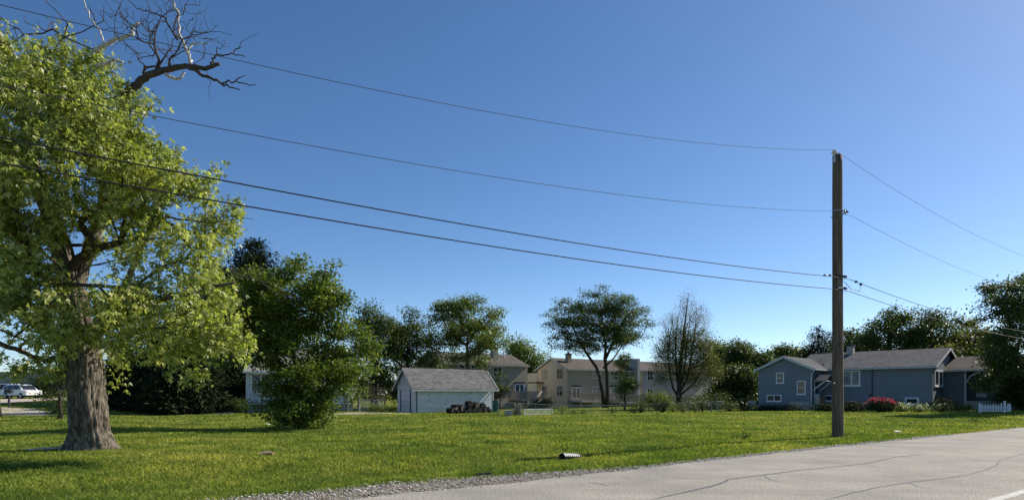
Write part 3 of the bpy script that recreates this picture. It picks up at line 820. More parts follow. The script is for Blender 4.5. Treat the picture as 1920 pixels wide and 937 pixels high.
# ---------- blue house
def blue_house():
    ang = R(-45)
    Wl = Wall(1522, 62, ang); Wl.n = Vector((Wl.a.y, -Wl.a.x))
    # front normal must look to the camera
    tL = Wl.t(1422)
    WL = Wall(1522, 62, ang); WL.o = Wl.P(tL, 0).xy; wL = -tL
    z0 = PZ(768, 62)-.6
    ze = PZ(690, 62)+.05; 
    root = thing('blue_house', 'long blue split level house with dark roof behind the utility pole', 'house', Vector((36, 64, H(36, 64))))
    # left wing, its gable towards the camera: gable end is on the front
    D = 9.5; A = Vector((WL.a.x, WL.a.y, 0)); Nn = Vector((WL.n.x, WL.n.y, 0))
    mid = WL.t(1470); zp = PZ(667, WL.P(mid, 0).y)
    o = WL.P(0, 0); V3 = lambda t, z, off=0: WL.P(t, z, off)
    zl = ze
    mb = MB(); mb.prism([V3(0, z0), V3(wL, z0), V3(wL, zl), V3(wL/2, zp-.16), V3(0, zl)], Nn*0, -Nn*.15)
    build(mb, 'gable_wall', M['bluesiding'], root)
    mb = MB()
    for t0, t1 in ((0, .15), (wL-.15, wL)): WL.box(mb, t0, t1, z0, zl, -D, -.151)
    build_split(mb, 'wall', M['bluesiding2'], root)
    ov = .4; sl = (zp-zl)/(wL/2); zE = zl-ov*sl+.1; es = .35
    mb = MB(); 
    a = V3(-ov, zE, es); b = V3(wL/2, zp, es); c = V3(wL/2, zp, -D); d = V3(-ov, zE, -D); slab(mb, a, b, c, d, .08)
    a = V3(wL+ov, zE, es); b = V3(wL+ov, zE, -D); c = V3(wL/2, zp+.001, -D); d = V3(wL/2, zp+.001, es); slab(mb, a, b, c, d, .08)
    roofL = build(mb, 'roof', M['blueroof'], root)
    mb = MB()
    for t0, t1 in ((-ov, wL/2), (wL+ov, wL/2)):
        a = V3(t0, zE-.005, es+.012); b = V3(t1, zp-.005, es+.012); e = -Nn*.032; dd = Vector((0,0,-.24)); mb.hexa([a+dd, a+e+dd, b+e+dd, b+dd, a, a+e, b+e, b])
    for t0, t1 in ((-ov+.01, wL/2), (wL+ov-.01, wL/2)):   # soffit
        a = V3(t0, zE-.10, es-.03); b = V3(t1, zp-.10, es-.03); e = -Nn*(es-.04); dd = Vector((0,0,-.02)); mb.hexa([a+dd, a+e+dd, b+e+dd, b+dd, a, a+e, b+e, b])
    WL.box(mb, wL+ov-.02, wL+ov+.08, zE-.14, zE-.02, -3.6, es)
    build_split(mb, 'rake_trim', M['trimgrey'], roofL)
    # main block
    WM = Wall(1546, 64.5, ang); back = 3.5
    WM.o = WL.P(wL, 0, -back).xy; Lm = WM.t(1749); Dm = 10.5
    zr = PZ(652, 61.8)
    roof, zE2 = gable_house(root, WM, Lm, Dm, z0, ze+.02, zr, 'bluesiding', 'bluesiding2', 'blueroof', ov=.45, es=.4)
    # main roof runs on over the left wing
    q = lambda t, v, z: WM.P(t, z, -v)
    mb = MB(); t0 = -wL*.62
    slab(mb, q(t0, Dm/2-3.6, zr-1.35), q(-.41, Dm/2-3.6, zr-1.35), q(-.41, Dm/2, zr-.01), q(t0, Dm/2, zr-.06), .08)
    slab(mb, q(t0, Dm/2, zr-.06), q(-.41, Dm/2, zr-.01), q(-.41, Dm/2+3.6, zr-1.35), q(t0, Dm/2+3.6, zr-1.35), .08)
    build(mb, 'roof', M['blueroof'], root)
    c = WM.P(WM.t(1566), 0, -Dm/2+.6); chimney(roof, c, (.6,.55), 1.15, zr-.6, 'brickgrey', ang)
    # windows on the gable wall
    def win(W, x0, y0, x1, y1, **k):
        a, b, zb, zt = W.rect(x0, y0, x1, y1); return window(W, root, a, b, zb, zt, **k)
    win(WL, 1455.5, 698, 1470.5, 718, mull=(), label='small square upper window with blue reveal')
    win(WL, 1494.5, 713, 1511, 739, mull=(), label='taller middle window of the gable wall')
    win(WL, 1438, 739.5, 1465.5, 752, mull=(.5,), rail=False, label='low wide pair of basement windows')
    win(WM, 1579, 694, 1613.5, 723.5, mull=(.52,), rail=False, fw=.14, glass='curtain', label='large double window with white curtain, right of the pole')
    win(WM, 1547, 740, 1562, 752, mull=(), rail=False, fw=.12)
    win(WM, 1697, 744.5, 1723.5, 758, mull=(), rail=False, fw=.14, label='low basement window with wide white frame')
    WE = Wall(1749, 58, R(45)); WE.o = WM.P(Lm, 0).xy; 
    win(WE, 1751.5, 693, 1767, 724, mull=(.5,), rail=False, fw=.16)
    # foundation strip, steps, door and its little awning on the side wall of the left wing
    WS = Wall(1522, 62, R(45)); WS.o = WL.P(wL, 0).xy
    mb = MB(); WL.box(mb, WL.t(1484), wL-.05, z0, PZ(752.5, 62), 0.002, .55); build(mb, 'planter_wall', M['brickgrey'], root)
    mb = MB(); a, b, zb, zt = WS.rect(1526.5, 713, 1535, 755); WS.box(mb, a, b, zb, zt, 0, .05); dr = build(mb, 'door', M['white'], root)
    mb = MB(); WS.box(mb, a+.12, b-.12, zb+.9, zt-.15, .051, .06); build(mb, 'pane', M['glass'], dr)
    mb = MB(); c = WS.P(b-.12, zb+1, .09); mb.box(c, (.06,.06,.1)); build(mb, 'handle', M['steel'], dr)
    mb = MB(); za = PZ(715, 63.5); zb2 = za+.65
    WS.box(mb, a-.35, b+.45, za, za+.07, 0, 1.2)
    aw = build(mb, 'awning', M['white'], root)
    mb = MB(); slab(mb, WS.P(a-.45, za+.075, 1.3), WS.P((a+b)/2, zb2, 1.3), WS.P((a+b)/2, zb2, 0), WS.P(a-.45, za+.075, 0), .05)
    slab(mb, WS.P((a+b)/2, zb2+.001, 1.3), WS.P(b+.55, za+.075, 1.3), WS.P(b+.55, za+.075, 0), WS.P((a+b)/2, zb2+.001, 0), .05); build(mb, 'awning_roof', M['blueroof'], aw)
    mb = MB()
    for t in (a-.3, b+.38): mb.bar(WS.P(t, za, 1.1), WS.P(t, za-.85, .03), .09, .09)
    build_split(mb, 'brace', M['white'], aw)
    mb = MB(); WS.box(mb, a-.5, b+.5, z0, zb-.02, 0, 1.3); WS.box(mb, a-.5, b+.5, z0, zb-.22, 1.3, 1.65); build(mb, 'steps', M['foundation'], root)
    # downspouts
    mb = MB(); mb.tube([WL.P(wL+.38, zE-.1, .25), WL.P(wL+.05, zE-.45, .09), WL.P(wL-.02, zE-.6, .07), WL.P(wL-.02, z0+.3, .07)], .05, 8); build(mb, 'downspout', M['white'], root)
    mb = MB(); t = WM.t(1636); mb.tube([WM.P(t, zE2-.1, .1), WM.P(t, PZ(741, 60), .1)], .035, 8); WM.box(mb, t-.22, t-.02, PZ(742, 60), PZ(738, 60), .01, .16); build(mb, 'service_conduit', M['darksteel'], root)
    # far right wing with the porch
    WR = Wall(1772, 60, R(-45)); WR.o = WM.P(Lm+.001, 0, -4.3).xy + Vector((0, 0)); 
    Lr = 9.0; Dr = 6.5
    t2 = WR.t(1808)
    zer = PZ(691.5, WR.P(1, 0).y); zrr = PZ(668, WR.P(1, 0, -3).y)
    mb = MB(); WR.box(mb, 0, t2, z0, zer, -Dr, 0); WR.box(mb, t2+.001, Lr, z0, zer, -Dr, -2.6); build_split(mb, 'wing_wall', M['bluesiding2'], root)
    mb = MB(); slab(mb, WR.P(.01, zer-.1, .4), WR.P(Lr, zer-.1, .4), WR.P(Lr, zrr, -Dr/2), WR.P(.01, zrr, -Dr/2), .1)
    slab(mb, WR.P(.01, zrr+.001, -Dr/2), WR.P(Lr, zrr+.001, -Dr/2), WR.P(Lr, zer-.1, -Dr-.4), WR.P(.01, zer-.1, -Dr-.4), .1); rr = build(mb, 'wing_roof', M['brownroof'], root)
    mb = MB(); WR.box(mb, -.3, Lr, zer-.24, zer-.08, .401, .48); build(mb, 'gutter', M['trimgrey'], rr)
    mb = MB(); WR.box(mb, t2+.02, t2+.16, z0, zer-.2, -.12, .1); WR.box(mb, t2+3.4, t2+3.54, z0, zer-.2, -.12, .02); build_split(mb, 'porch_post', M['trimgrey'], root)
    mb = MB(); mb.tube([WR.P(t2+.16, PZ(716, 59), 0), WR.P(t2+.5, PZ(704, 59), 0), WR.P(t2+1.2, PZ(696, 59), 0)], .1, 6); build(mb, 'arched_brace', M['trimgrey'], root)
    mb = MB(); WR.box(mb, t2+.01, Lr, z0, PZ(746, 59)-.25, -2.599, 0); build(mb, 'porch_base', M['brickgrey'], root)
    mb = MB(); WR.box(mb, t2+.5, t2+1.3, PZ(744, 59), PZ(712, 59), -2.599, -2.55); d2 = build(mb, 'door', M['white'], root)
    mb = MB(); WR.box(mb, t2+.62, t2+1.18, PZ(730, 59), PZ(714, 59), -2.549, -2.53); build(mb, 'pane', M['glass'], d2)
    W2 = Wall(1, 1, R(-45)); W2.o = WR.P(0, 0, -2.6).xy
    window(W2, root, t2+1.6, t2+2.6, PZ(726, 59), PZ(708, 59), mull=(.5,), rail=False)
    return WM, WL, z0
BM, BL, bz0 = blue_house()

# ---------- townhouses behind the chain-link fence
def decking(mb, W, t0, t1, z, o0, o1, zg, rail=1.0, stair=None, post=1.6):
    W.box(mb, t0, t1, z-.22, z, o0, o1)
    n = max(1, int((t1-t0)/post))
    for k in range(n+1):
        t = t0+(t1-t0)*k/n; W.box(mb, t-.07, t+.07, zg, z-.221, o1-.2, o1-.06)
        W.box(mb, t-.05, t+.05, z+.001, z+rail, o1-.1, o1-.01)
    W.box(mb, t0, t1, z+rail-.06, z+rail+.02, o1-.12, o1+.02)
    W.box(mb, t0, t0+.08, z+rail-.06, z+rail+.02, o0, o1-.121); W.box(mb, t1-.08, t1, z+rail-.06, z+rail+.02, o0, o1-.121)
    k = t0+.1
    while k < t1-.05: W.box(mb, k-.02, k+.02, z+.08, z+rail-.061, o1-.07, o1-.03); k += .16
    k = o0+.15
    while k < o1-.15:
        W.box(mb, t0+.02, t0+.06, z+.001, z+rail-.061, k-.02, k+.02); W.box(mb, t1-.06, t1-.02, z+.001, z+rail-.061, k-.02, k+.02); k += .16
def stairs(mb, A, B, wd, n=9, rail=.95):
    """flight from A (top) to B (ground); wd = width vector"""
    A = Vector(A); B = Vector(B); wd = Vector(wd); dz = Vector((0, 0, .28))
    for o in (Vector((0,0,0)), wd):
        mb.bar(A+o, B+o, .06, .26); mb.bar(A+o+Vector((0,0,rail)), B+o+Vector((0,0,rail)), .1, .14)
        for k in range(0, 9): 
            p = A.lerp(B, (k+.5)/9)+o; mb.bar(p, p+Vector((0,0,rail)), .04, .04)
        mb.bar(B+o, B+o+Vector((0,0,rail+.05)), .1, .1)
    for k in range(n):
        p = A.lerp(B, (k+.5)/n)+wd*.5; d = (B-A); d.z = 0; d.normalize()
        mb.box(p, (wd.length*.96, .27, .04), math.atan2(wd.y, wd.x))
def townhouses():
    ang = R(34)
    # left block: right end at column 989
    W = Wall(989, 83, ang); t0 = W.t(835); WA = Wall(989, 83, ang); WA.o = W.P(t0, 0).xy; La = -t0; D = 8
    zg = H(0, 83)-.3; ze = PZ(684, 83)-.05; zr = PZ(664, 86)
    r1 = thing('townhouse', 'taupe townhouse behind the garage with deck stairs and brown roof', 'townhouse', WA.P(La/2, zg+.3, -3), 'townhouses behind the fence')
    roof, _ = gable_house(r1, WA, La, D, zg, ze, zr, 'tan1', 'tan1', 'brownroof', es=.3, er=.06)
    def win(W, root, x0, y0, x1, y1, **k):
        a, b, zb, zt = W.rect(x0, y0, x1, y1); k.setdefault('fw', .075); return window(W, root, a, b, zb, zt, sill=False, **k)
    win(WA, r1, 924, 687.5, 941, 705); win(WA, r1, 861, 682, 871, 697, mull=()); win(WA, r1, 883, 683, 895, 698)
    win(WA, r1, 965, 719, 983, 735, glass='glassblue', rail=False, fw=.13)
    mb = MB(); a, b, zb, zt = WA.rect(964, 717, 984, 720); WA.box(mb, a, b, zt-.12, zt+.1, .002, .14); build(mb, 'door_canopy', M['darksteel'], r1)
    c = WA.P(WA.t(941), 0, -1.8); chimney(roof, c, (.75,.75), 2.1, ze+.1, 'tan1', ang)
    mb = MB(); c = WA.P(WA.t(966), 0, -2.6); mb.tube([(c.x, c.y, ze+.6), (c.x, c.y, ze+2.0)], .07, 8); build(mb, 'vent_pipe', M['white'], roof)
    mb = MB(); decking(mb, WA, WA.t(957), WA.t(988), PZ(748, 81.5), .003, 2.3, zg)
    zf = PZ(748, 81.5)
    WA.box(mb, WA.t(988)+.001, WA.t(1003), zf-.2, zf, .9, 2.3)
    a = WA.t(988); b = WA.t(1003); k = a+.1
    while k < b: WA.box(mb, k-.02, k+.02, zf+.001, zf+.95, 2.2, 2.26); k += .16
    WA.box(mb, a, b, zf+.95, zf+1.03, 2.15, 2.3)
    for k in (a+.1, b-.1): WA.box(mb, k-.06, k+.06, zg, zf-.201, 2.1, 2.22)
    A = WA.P(b-.3, zf, 2.32); B = WA.P(b-3.6, zg+.3, 4.6)
    stairs(mb, A, B, WA.P(0, 0, 0)-WA.P(.9, 0, -.75)*1)
    build(mb, 'deck', M['deckwood'], r1)
    mb = MB(); WA.box(mb, WA.t(925), WA.t(935), PZ(746, 79), PZ(733, 79), 0.003, 1.6); build(mb, 'side_deck', M['brownwood'], r1)
    # right block: its left gable faces the camera
    WB = Wall(1064.5, 83, ang); E = Wall(1064.5, 83, R(124)); E.n = -E.n
    De = E.t(1007); Lb = WB.t(1184); ze = PZ(690, 83); zr = PZ(670.5, 86)
    r2 = thing('townhouse', 'beige townhouse with its gable end towards the lawn, behind the spreading tree', 'townhouse', WB.P(Lb/2, zg+.3, -3), 'townhouses behind the fence')
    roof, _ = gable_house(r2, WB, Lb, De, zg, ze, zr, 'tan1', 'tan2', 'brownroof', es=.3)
    # the end wall's brighter light is put into its paler siding colour
    for (x0, y0, x1, y1, gl) in ((1016.5, 692.5, 1026, 710, 'glasslight'), (1044.5, 691, 1055.5, 710, 'glass'), (1016.5, 722.5, 1026, 740, 'glass'), (1044.5, 722.5, 1055.5, 741.5, 'glass')):
        a, b, zb, zt = E.rect(x1, y0, x0, y1); a, b = min(a, b), max(a, b); window(E, r2, a, b, zb, zt, sill=False, glass=gl, frame='yellowsid' if y0 < 700 else 'trimgrey', fw=.08)
    win(WB, r2, 1111, 693, 1126, 709); win(WB, r2, 1144, 696, 1158, 713, grid=1); win(WB, r2, 1111, 724, 1125, 742)
    for x0, x1 in ((1072, 1088), (1143, 1158)):
        a, b, zb, zt = WB.rect(x0, 725, x1, 747); window(WB, r2, a, b, zb, zt, rail=False, fw=.12, sill=False, glass='glass' if x0 < 1100 else 'glasslight')
        mb = MB(); WB.box(mb, a, b, zt+.05, zt+.2, .002, .14); build(mb, 'door_canopy', M['darksteel'], r2)
    c = WB.P(WB.t(1083), 0, -1.9); chimney(roof, c, (.6,.6), 1.75, ze+.2, 'tan1', ang)
    mb = MB(); mb.tube([E.P(.05, ze-.1, .2), E.P(.05, ze-.35, .06), E.P(.05, zg+.3, .06)], .05, 6); build(mb, 'downspout', M['tan2'], r2)
    mb = MB(); decking(mb, WB, WB.t(1068), WB.t(1113), PZ(751, 81.5), .003, 2.4, zg); build(mb, 'deck', M['deckwood'], r2)
    mb = MB(); zf = PZ(754, 80); decking(mb, WB, WB.t(1140), WB.t(1178), zf, .003, 2.4, zg)
    A = WB.P(WB.t(1178), zf, 1.2); stairs(mb, A, WB.P(WB.t(1178)+3, zg+.3, 1.8), WB.P(0, 0, 1.1)-WB.P(0, 0, 0)); build(mb, 'deck', M['deckwood'], r2)
    # small entry wing at the far left of the gable
    q = E.P(De, 0); WX = Wall(1, 1, ang); WX.o = E.P(De-.01, 0).xy
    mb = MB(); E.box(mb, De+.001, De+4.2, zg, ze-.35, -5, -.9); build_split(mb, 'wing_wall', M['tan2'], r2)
    mb = MB(); E.box(mb, De-1.6, De+1.4, PZ(718, 88), PZ(716, 88), .003, 1.6); build(mb, 'porch_roof', M['brownroof'], r2)
    mb = MB(); c = E.P(De-1.5, 0, 1.5); c2 = E.P(De+.9, 0, 1.5); mb.box((c.x, c.y, (zg+PZ(718, 88))/2), (.15,.15,PZ(718, 88)-zg)); mb.box((c2.x, c2.y, (zg+PZ(718, 88))/2), (.15,.15,PZ(718, 88)-zg)); build_split(mb, 'porch_post', M['white'], r2)
    # party wall
    mb = MB(); WB.box(mb, Lb+.31, Lb+.75, zg, PZ(672, 89), -De, .9)
    pw = build(mb, 'party_wall', M['greysid'], r2)
    # third block beyond the party wall
    t = Lb+.76
    WC = Wall(1, 1, ang); WC.o = WB.P(t, 0, -.6).xy; Lc = WC.t(1335)
    r3 = thing('townhouse', 'pale grey townhouse behind the sparse bare-topped tree', 'townhouse', WC.P(Lc/2, zg+.3, -3), 'townhouses behind the fence')
    ze = PZ(692, 91); zr = PZ(676.5, 95)
    roof, _ = gable_house(r3, WC, Lc, De, zg, ze, zr, 'greysid', 'greysid', 'brownroof', es=.3)
    tb = WC.t(1202.5)
    mb = MB(); WC.box(mb, 0.1, tb, zg, ze-.01, .002, .2); build(mb, 'bay_wall', M['yellowsid'], r3)
    win(WC, r3, 1213, 694, 1224, 713); win(WC, r3, 1265, 696, 1277, 713); win(WC, r3, 1213, 728, 1224, 746); win(WC, r3, 1290, 698, 1302, 714)
    WY = Wall(1, 1, ang); WY.o = WC.P(0, 0, .2).xy
    a, b, zb, zt = WY.rect(1193, 696, 1197, 712); window(WY, r3, a, b, zb, zt, sill=False); a, b, zb, zt = WY.rect(1193, 726, 1197, 744); window(WY, r3, a, b, zb, zt, sill=False)
    for x0, x1 in ((1205, 1240), (1262, 1300)):
        mb = MB(); zf = PZ(753, 90); decking(mb, WC, WC.t(x0), WC.t(x1), zf, .21, 2.6, zg)
        A = WC.P(WC.t(x1), zf, 1.2); stairs(mb, A, WC.P(WC.t(x1)+3.2, zg+.3, 2.2), WC.P(0, 0, 1.1)-WC.P(0, 0, 0)); build(mb, 'deck', M['deckwood'], r3)
townhouses()

# ---------- white house behind the shrubby tree
def white_house():
    W = Wall(465, 58, R(14)); Lh = W.t(662); D = 8.5
    zg = H(-22, 58)-.25; ze = PZ(693, 58); zr = ze+2.1
    root = thing('white_house', 'white clapboard house mostly hidden behind the multi-stemmed tree', 'house', W.P(Lh/2, zg+.25, -3))
    roof, _ = gable_house(root, W, Lh, D, zg, ze, zr, 'whitesid', 'whitesid', 'whiteroof', trim='white', ov=.5)
    for x0, y0, x1, y1 in ((469, 698, 511, 736), (560, 702, 590, 732), (620, 702, 645, 732)):
        a, b, zb, zt = W.rect(x0, y0, x1, y1); window(W, root, a, b, zb, zt, mull=(.5,), fw=.16, glass='curtain')
    mb = MB(); W.box(mb, -.02, Lh+.02, zg, PZ(757.5, 58), .002, .05); build(mb, 'foundation', M['foundation'], root)
    mb = MB(); W.box(mb, -.06, .10, PZ(757, 58), ze-.05, .002, .06); W.box(mb, 0, Lh, PZ(757.5, 58), PZ(755.5, 58), .055, .12); build_split(mb, 'corner_board', M['white'], root)
    mb = MB(); mb.tube([W.P(-.35, PZ(757, 58), .1), W.P(-.45, zg+.2, .12)], .06, 8); mb.tube([W.P(-.1, ze-.1, .2), W.P(-.12, PZ(758, 58), .13)], .06, 8); build(mb, 'downspout', M['white'], root)
    # dark wooden porch on the left end
    mb = MB(); E = Wall(1, 1, R(14)); E.o = W.P(-3.1, 0, -1.5).xy
    for k in range(4): E.box(mb, .1, 2.4, zg+.25+.2*k, zg+.43+.2*k, -3, .9-.3*k)
    for t in (.05, 2.4): 
        E.box(mb, t, t+.1, zg, zg+2.1, .35, .45); E.box(mb, t, t+.1, zg+1.95, zg+2.05, -2.9, .349)
        for k in range(8): E.box(mb, t+.03, t+.07, zg+1.02, zg+1.949, -2.8+.4*k, -2.76+.4*k)
    build(mb, 'porch', M['brownwood'], root)
white_house()
# concrete pad with a low step
g = gp(410, 55.5); mb = MB()
mb.prism([(PX(376, 55), 55, 0), (PX(436, 55), 55, 0), (PX(442, 57.5), 57.5, 0), (PX(392, 57.5), 57.5, 0)], (0, 0, g.z-.1), (0, 0, g.z+.09))
mb.prism([(PX(398, 57.7), 57.7, 0), (PX(440, 57.7), 57.7, 0), (PX(443, 58.8), 58.8, 0), (PX(402, 58.8), 58.8, 0)], (0, 0, g.z-.1), (0, 0, g.z+.2))
tag(build(mb, 'concrete_pad', M['concrete'], None, False, (g.x, g.y, g.z)), 'pale concrete pad in the grass by the dark porch', 'concrete pad')

# ---------- brown deck fence with lattice, gate and rail left of the garage
def lattice(mb, P, t0, t1, z0, z1, o, sp=.16, w=.035, th=.012):
    """diagonal slats clipped to a rectangle; P(t,z,o) gives the point"""
    h = z1-z0; c = t0-h
    while c < t1:
        for sg in (1, -1):
            # line t = c + (z-z0) or mirrored
            a, b = (c, c+h) if sg > 0 else (c+h, c)
            za, zb = z0, z1; ta, tb = a, b
            def clip(ta, za, tb, zb):
                if ta > tb: ta, za, tb, zb = tb, zb, ta, za
                if tb <= t0 or ta >= t1: return None
                if ta < t0: za += (zb-za)*(t0-ta)/(tb-ta); ta = t0
                if tb > t1: zb = za+(zb-za)*(t1-ta)/(tb-ta); tb = t1
                return ta, za, tb, zb
            r = clip(ta, za, tb, zb)
            if r and r[2]-r[0] > .02:
                oo = o+(th if sg > 0 else 0)
                mb.bar(P(r[0], r[1], oo), P(r[2], r[3], oo), w, th) if False else mb.hexa([P(r[0], r[1]-w*.7, oo), P(r[2], r[3]-w*.7, oo), P(r[2], r[3]-w*.7, oo-th*.9), P(r[0], r[1]-w*.7, oo-th*.9), P(r[0], r[1]+w*.7, oo), P(r[2], r[3]+w*.7, oo), P(r[2], r[3]+w*.7, oo-th*.9), P(r[0], r[1]+w*.7, oo-th*.9)])
        c += sp
W = Wall(672, 63, R(6)); g = W.P(1.5, H(*W.P(1.5, 0).xy)); root = thing('garden_deck', 'brown slatted garden deck with lattice skirt, left of the garage', 'deck', g)
tb = W.t(722); mb = MB(); zf = PZ(748, 63)
for k in range(int(tb/.14)): W.box(mb, k*.14, k*.14+.075, zf, PZ(726, 63), 0, .03)
W.box(mb, 0, tb, PZ(726, 63), PZ(724.5, 63), -.03, .06); build(mb, 'railing', M['brownwood'], root)
mb = MB(); W.box(mb, 0, tb, zf-.18, zf-.01, -2.5, 0.04); build(mb, 'floor', M['deckwood'], root)
mb = MB()
for t in (0, tb/2, tb): W.box(mb, t-.06, t+.06, g.z-.1, PZ(723.5, 63), .065, .17)
build_split(mb, 'post', M['brownwood'], root)
mb = MB(); lattice(mb, W.P, 0, tb, g.z, zf-.2, .02, .24, .04); build(mb, 'lattice_skirt', M['trimgrey'], root)
# weathered low gate rail in front of it
W = Wall(645, 60, R(2)); g = W.P(1, H(*W.P(1, 0).xy)); root = thing('rail_fence', 'weathered low post and rail fence before the garden deck', 'fence', g)
mb = MB()
for x in (646, 653, 674): W.box(mb, W.t(x)-.06, W.t(x)+.06, g.z-.1, PZ(740, 60)+.15, 0, .12)
build_split(mb, 'post', M['deckwood'], root)
mb = MB(); W.box(mb, 0, W.t(674), PZ(745, 60), PZ(742.8, 60), .125, .2); W.box(mb, 0, W.t(674), PZ(766, 60), PZ(764, 60), .125, .2); build_split(mb, 'rail', M['deckwood'], root)

# ---------- long low white building and cars at the far left
def factory():
    W = Wall(-60, 150, R(0)); zg = H(PX(40, 150), 150)-.5
    root = thing('industrial_building', 'long low pale industrial building beyond the parked cars', 'building', Vector((PX(30, 150), 150, zg)))
    W.o = Vector((PX(-400, 150), 150))
    mb = MB(); W.box(mb, 0, W.t(37), zg, PZ(698, 150), -20, 0); build(mb, 'wall', M['greysid'], root)
    mb = MB(); W.box(mb, W.t(50), W.t(300), zg, PZ(691, 150), -25, -2); build(mb, 'wall', M['greysid'], root)
    mb = MB(); W.box(mb, W.t(37)+.01, W.t(50)-.01, zg, PZ(701, 150), -20, -3); build(mb, 'link_wall', M['trimgrey'], root)
    mb = MB(); W.box(mb, 0, W.t(300), zg, PZ(718, 150), .01, .4); W.box(mb, 0, W.t(37)+.2, PZ(698, 150)+.01, PZ(697, 150)+.05, -20, .2); W.box(mb, W.t(50)-.2, W.t(300), PZ(691, 150)+.01, PZ(690, 150), -25, -1.8); build_split(mb, 'dark_band', M['darksteel'], root)
    mb = MB(); W.box(mb, W.t(4), W.t(16), PZ(697, 150)+.06, PZ(694, 150), -8, -4); W.box(mb, W.t(22), W.t(26), PZ(697, 150)+.06, PZ(695.5, 150), -8, -5); build_split(mb, 'rooftop_unit', M['trimgrey'], root)
    # white annex seen through the dark conifers
    r2 = thing('white_annex', 'bright white low building glimpsed right of the big trunk between conifers', 'building', Vector((PX(268, 120), 120, zg)))
    W = Wall(252, 120, R(-10)); mb = MB(); W.box(mb, 0, W.t(320), zg, PZ(703, 120), -8, 0); build(mb, 'wall', M['white'], r2)
    window(W, r2, W.t(272), W.t(281), PZ(722, 120), PZ(712, 120))
    mb = MB(); W.box(mb, -.3, W.t(320)+.3, PZ(703, 120)+.01, PZ(701, 120), -8.3, .3); build(mb, 'roof', M['trimgrey'], r2)
factory()
def car(label, px, Y, L_=4.6, h=1.55, yaw=0, prof='suv'):
    g = gp(px, Y); root = thing('parked_car', label, 'car', g, 'white cars in the lot'); root.rotation_euler = (0, 0, yaw)
    x = lambda f: (f-.5)*L_
    body = [(x(0), .35), (x(0), .78), (x(.02), .92), (x(.17), 1.0), (x(.95), 1.02), (x(.99), .95), (x(1), .6), (x(1), .35)]
    top = [(x(.17), 1.0), (x(.30), h-.07), (x(.38), h), (x(.80), h), (x(.90), h-.12), (x(.97), 1.02)]
    w = .9
    def pr(mb, P, y0, y1, inset=0):
        mb.prism([(p[0]+g.x, g.y, p[1]+g.z) for p in P], (0, y0, 0), (0, y1, 0))
    mb = MB(); pr(mb, body, -w, w)
    n = len(top); vs = []
    for sy in (-1, 1):
        for p in top: vs.append((p[0]+g.x, g.y+sy*(w-.02-(p[1]-1.0)*.32), p[1]+g.z))
    mb.add(vs, [tuple(range(n))[::-1], tuple(range(n, 2*n))]+[(k, (k+1) % n, n+(k+1) % n, n+k) for k in range(n)])
    body_ = build(mb, 'body', M['carwhite'], root)
    bv = body_.modifiers.new('b', 'BEVEL'); bv.width = .05; bv.segments = 2
    mb = MB()
    for sy in (-1, 1):
        for P in ([(x(.24), 1.04), (x(.325), h-.12), (x(.52), h-.1), (x(.52), 1.04)], [(x(.54), 1.04), (x(.54), h-.1), (x(.74), h-.11), (x(.74), 1.04)], [(x(.76), 1.04), (x(.76), h-.12), (x(.85), h-.18), (x(.92), 1.06)]):
            vs = []
            for o in (0, .012):
                for p in P: vs.append((p[0]+g.x, g.y+sy*(w-.018-(p[1]-1.0)*.32+o), p[1]+g.z))
            k = len(P); mb.add(vs, [tuple(range(k)), tuple(range(k, 2*k))]+[(a, (a+1) % k, k+(a+1) % k, k+a) for a in range(k)])
    build(mb, 'side_windows', M['glass'], root)
    mb = MB(); y_ = w-.16
    mb.hexa([(g.x+x(.175)-.01, g.y-y_, g.z+1.02), (g.x+x(.175)-.01, g.y+y_, g.z+1.02), (g.x+x(.19), g.y+y_, g.z+1.02), (g.x+x(.19), g.y-y_, g.z+1.02), (g.x+x(.295)-.02, g.y-y_, g.z+h-.1), (g.x+x(.295)-.02, g.y+y_, g.z+h-.1), (g.x+x(.31), g.y+y_, g.z+h-.1), (g.x+x(.31), g.y-y_, g.z+h-.1)])
    build(mb, 'windscreen', M['glass'], root)
    for fx in (.2, .8):
        for sy in (-1, 1):
            mb = MB(); c = Vector((g.x+x(fx), g.y+sy*(w-.08), g.z+.33)); mb.tube([c-Vector((0,.11,0)), c+Vector((0,.11,0))], .33, 18); wh = build(mb, 'wheel', M['tyre'], root)
            mb = MB(); mb.tube([c+Vector((0,.10*sy,0)), c+Vector((0,.125*sy,0))], .2, 12); build(mb, 'rim', M['steel'], wh)
    for sy in (-1, 1):
        mb = MB(); mb.box((g.x+x(0)+.05, g.y+sy*.68, g.z+.8), (.14,.3,.14)); build(mb, 'headlight', M['lamplens'], root)
        mb = MB(); mb.box((g.x+x(1)-.04, g.y+sy*.74, g.z+.88), (.12,.2,.18)); build(mb, 'tail_light', M['red'], root)
    return root
car('white parked car at the left frame edge, partly behind the mailbox', 6, 76, 4.6, 1.7)
car('white parked hatchback with sloping nose, right of the mailbox', 40, 73, 4.3, 1.6, R(160))
g = gp(17, 58); root = thing('mailbox', 'dark mailbox on a single post beside the driveway', 'mailbox', g)
mb = MB(); mb.box((g.x, g.y, g.z+.5), (.13,.13,1.1)); build(mb, 'post', M['darksteel'], root)
mb = MB(); zc = PZ(733, 58)
prof = [(g.x-.34, g.y+math.cos(a)*.16, zc+math.sin(a)*.16+(.0)) for a in np.linspace(0, math.pi, 9)]+[(g.x-.34, g.y-.16, zc-.14), (g.x-.34, g.y+.16, zc-.14)]
mb.prism(prof, (0,0,0), (.62,0,0)); build(mb, 'box', M['darksteel'], root)
mb = MB(); mb.box((g.x, g.y, zc-.17), (.6,.2,.05)); build(mb, 'bracket', M['darksteel'], root)
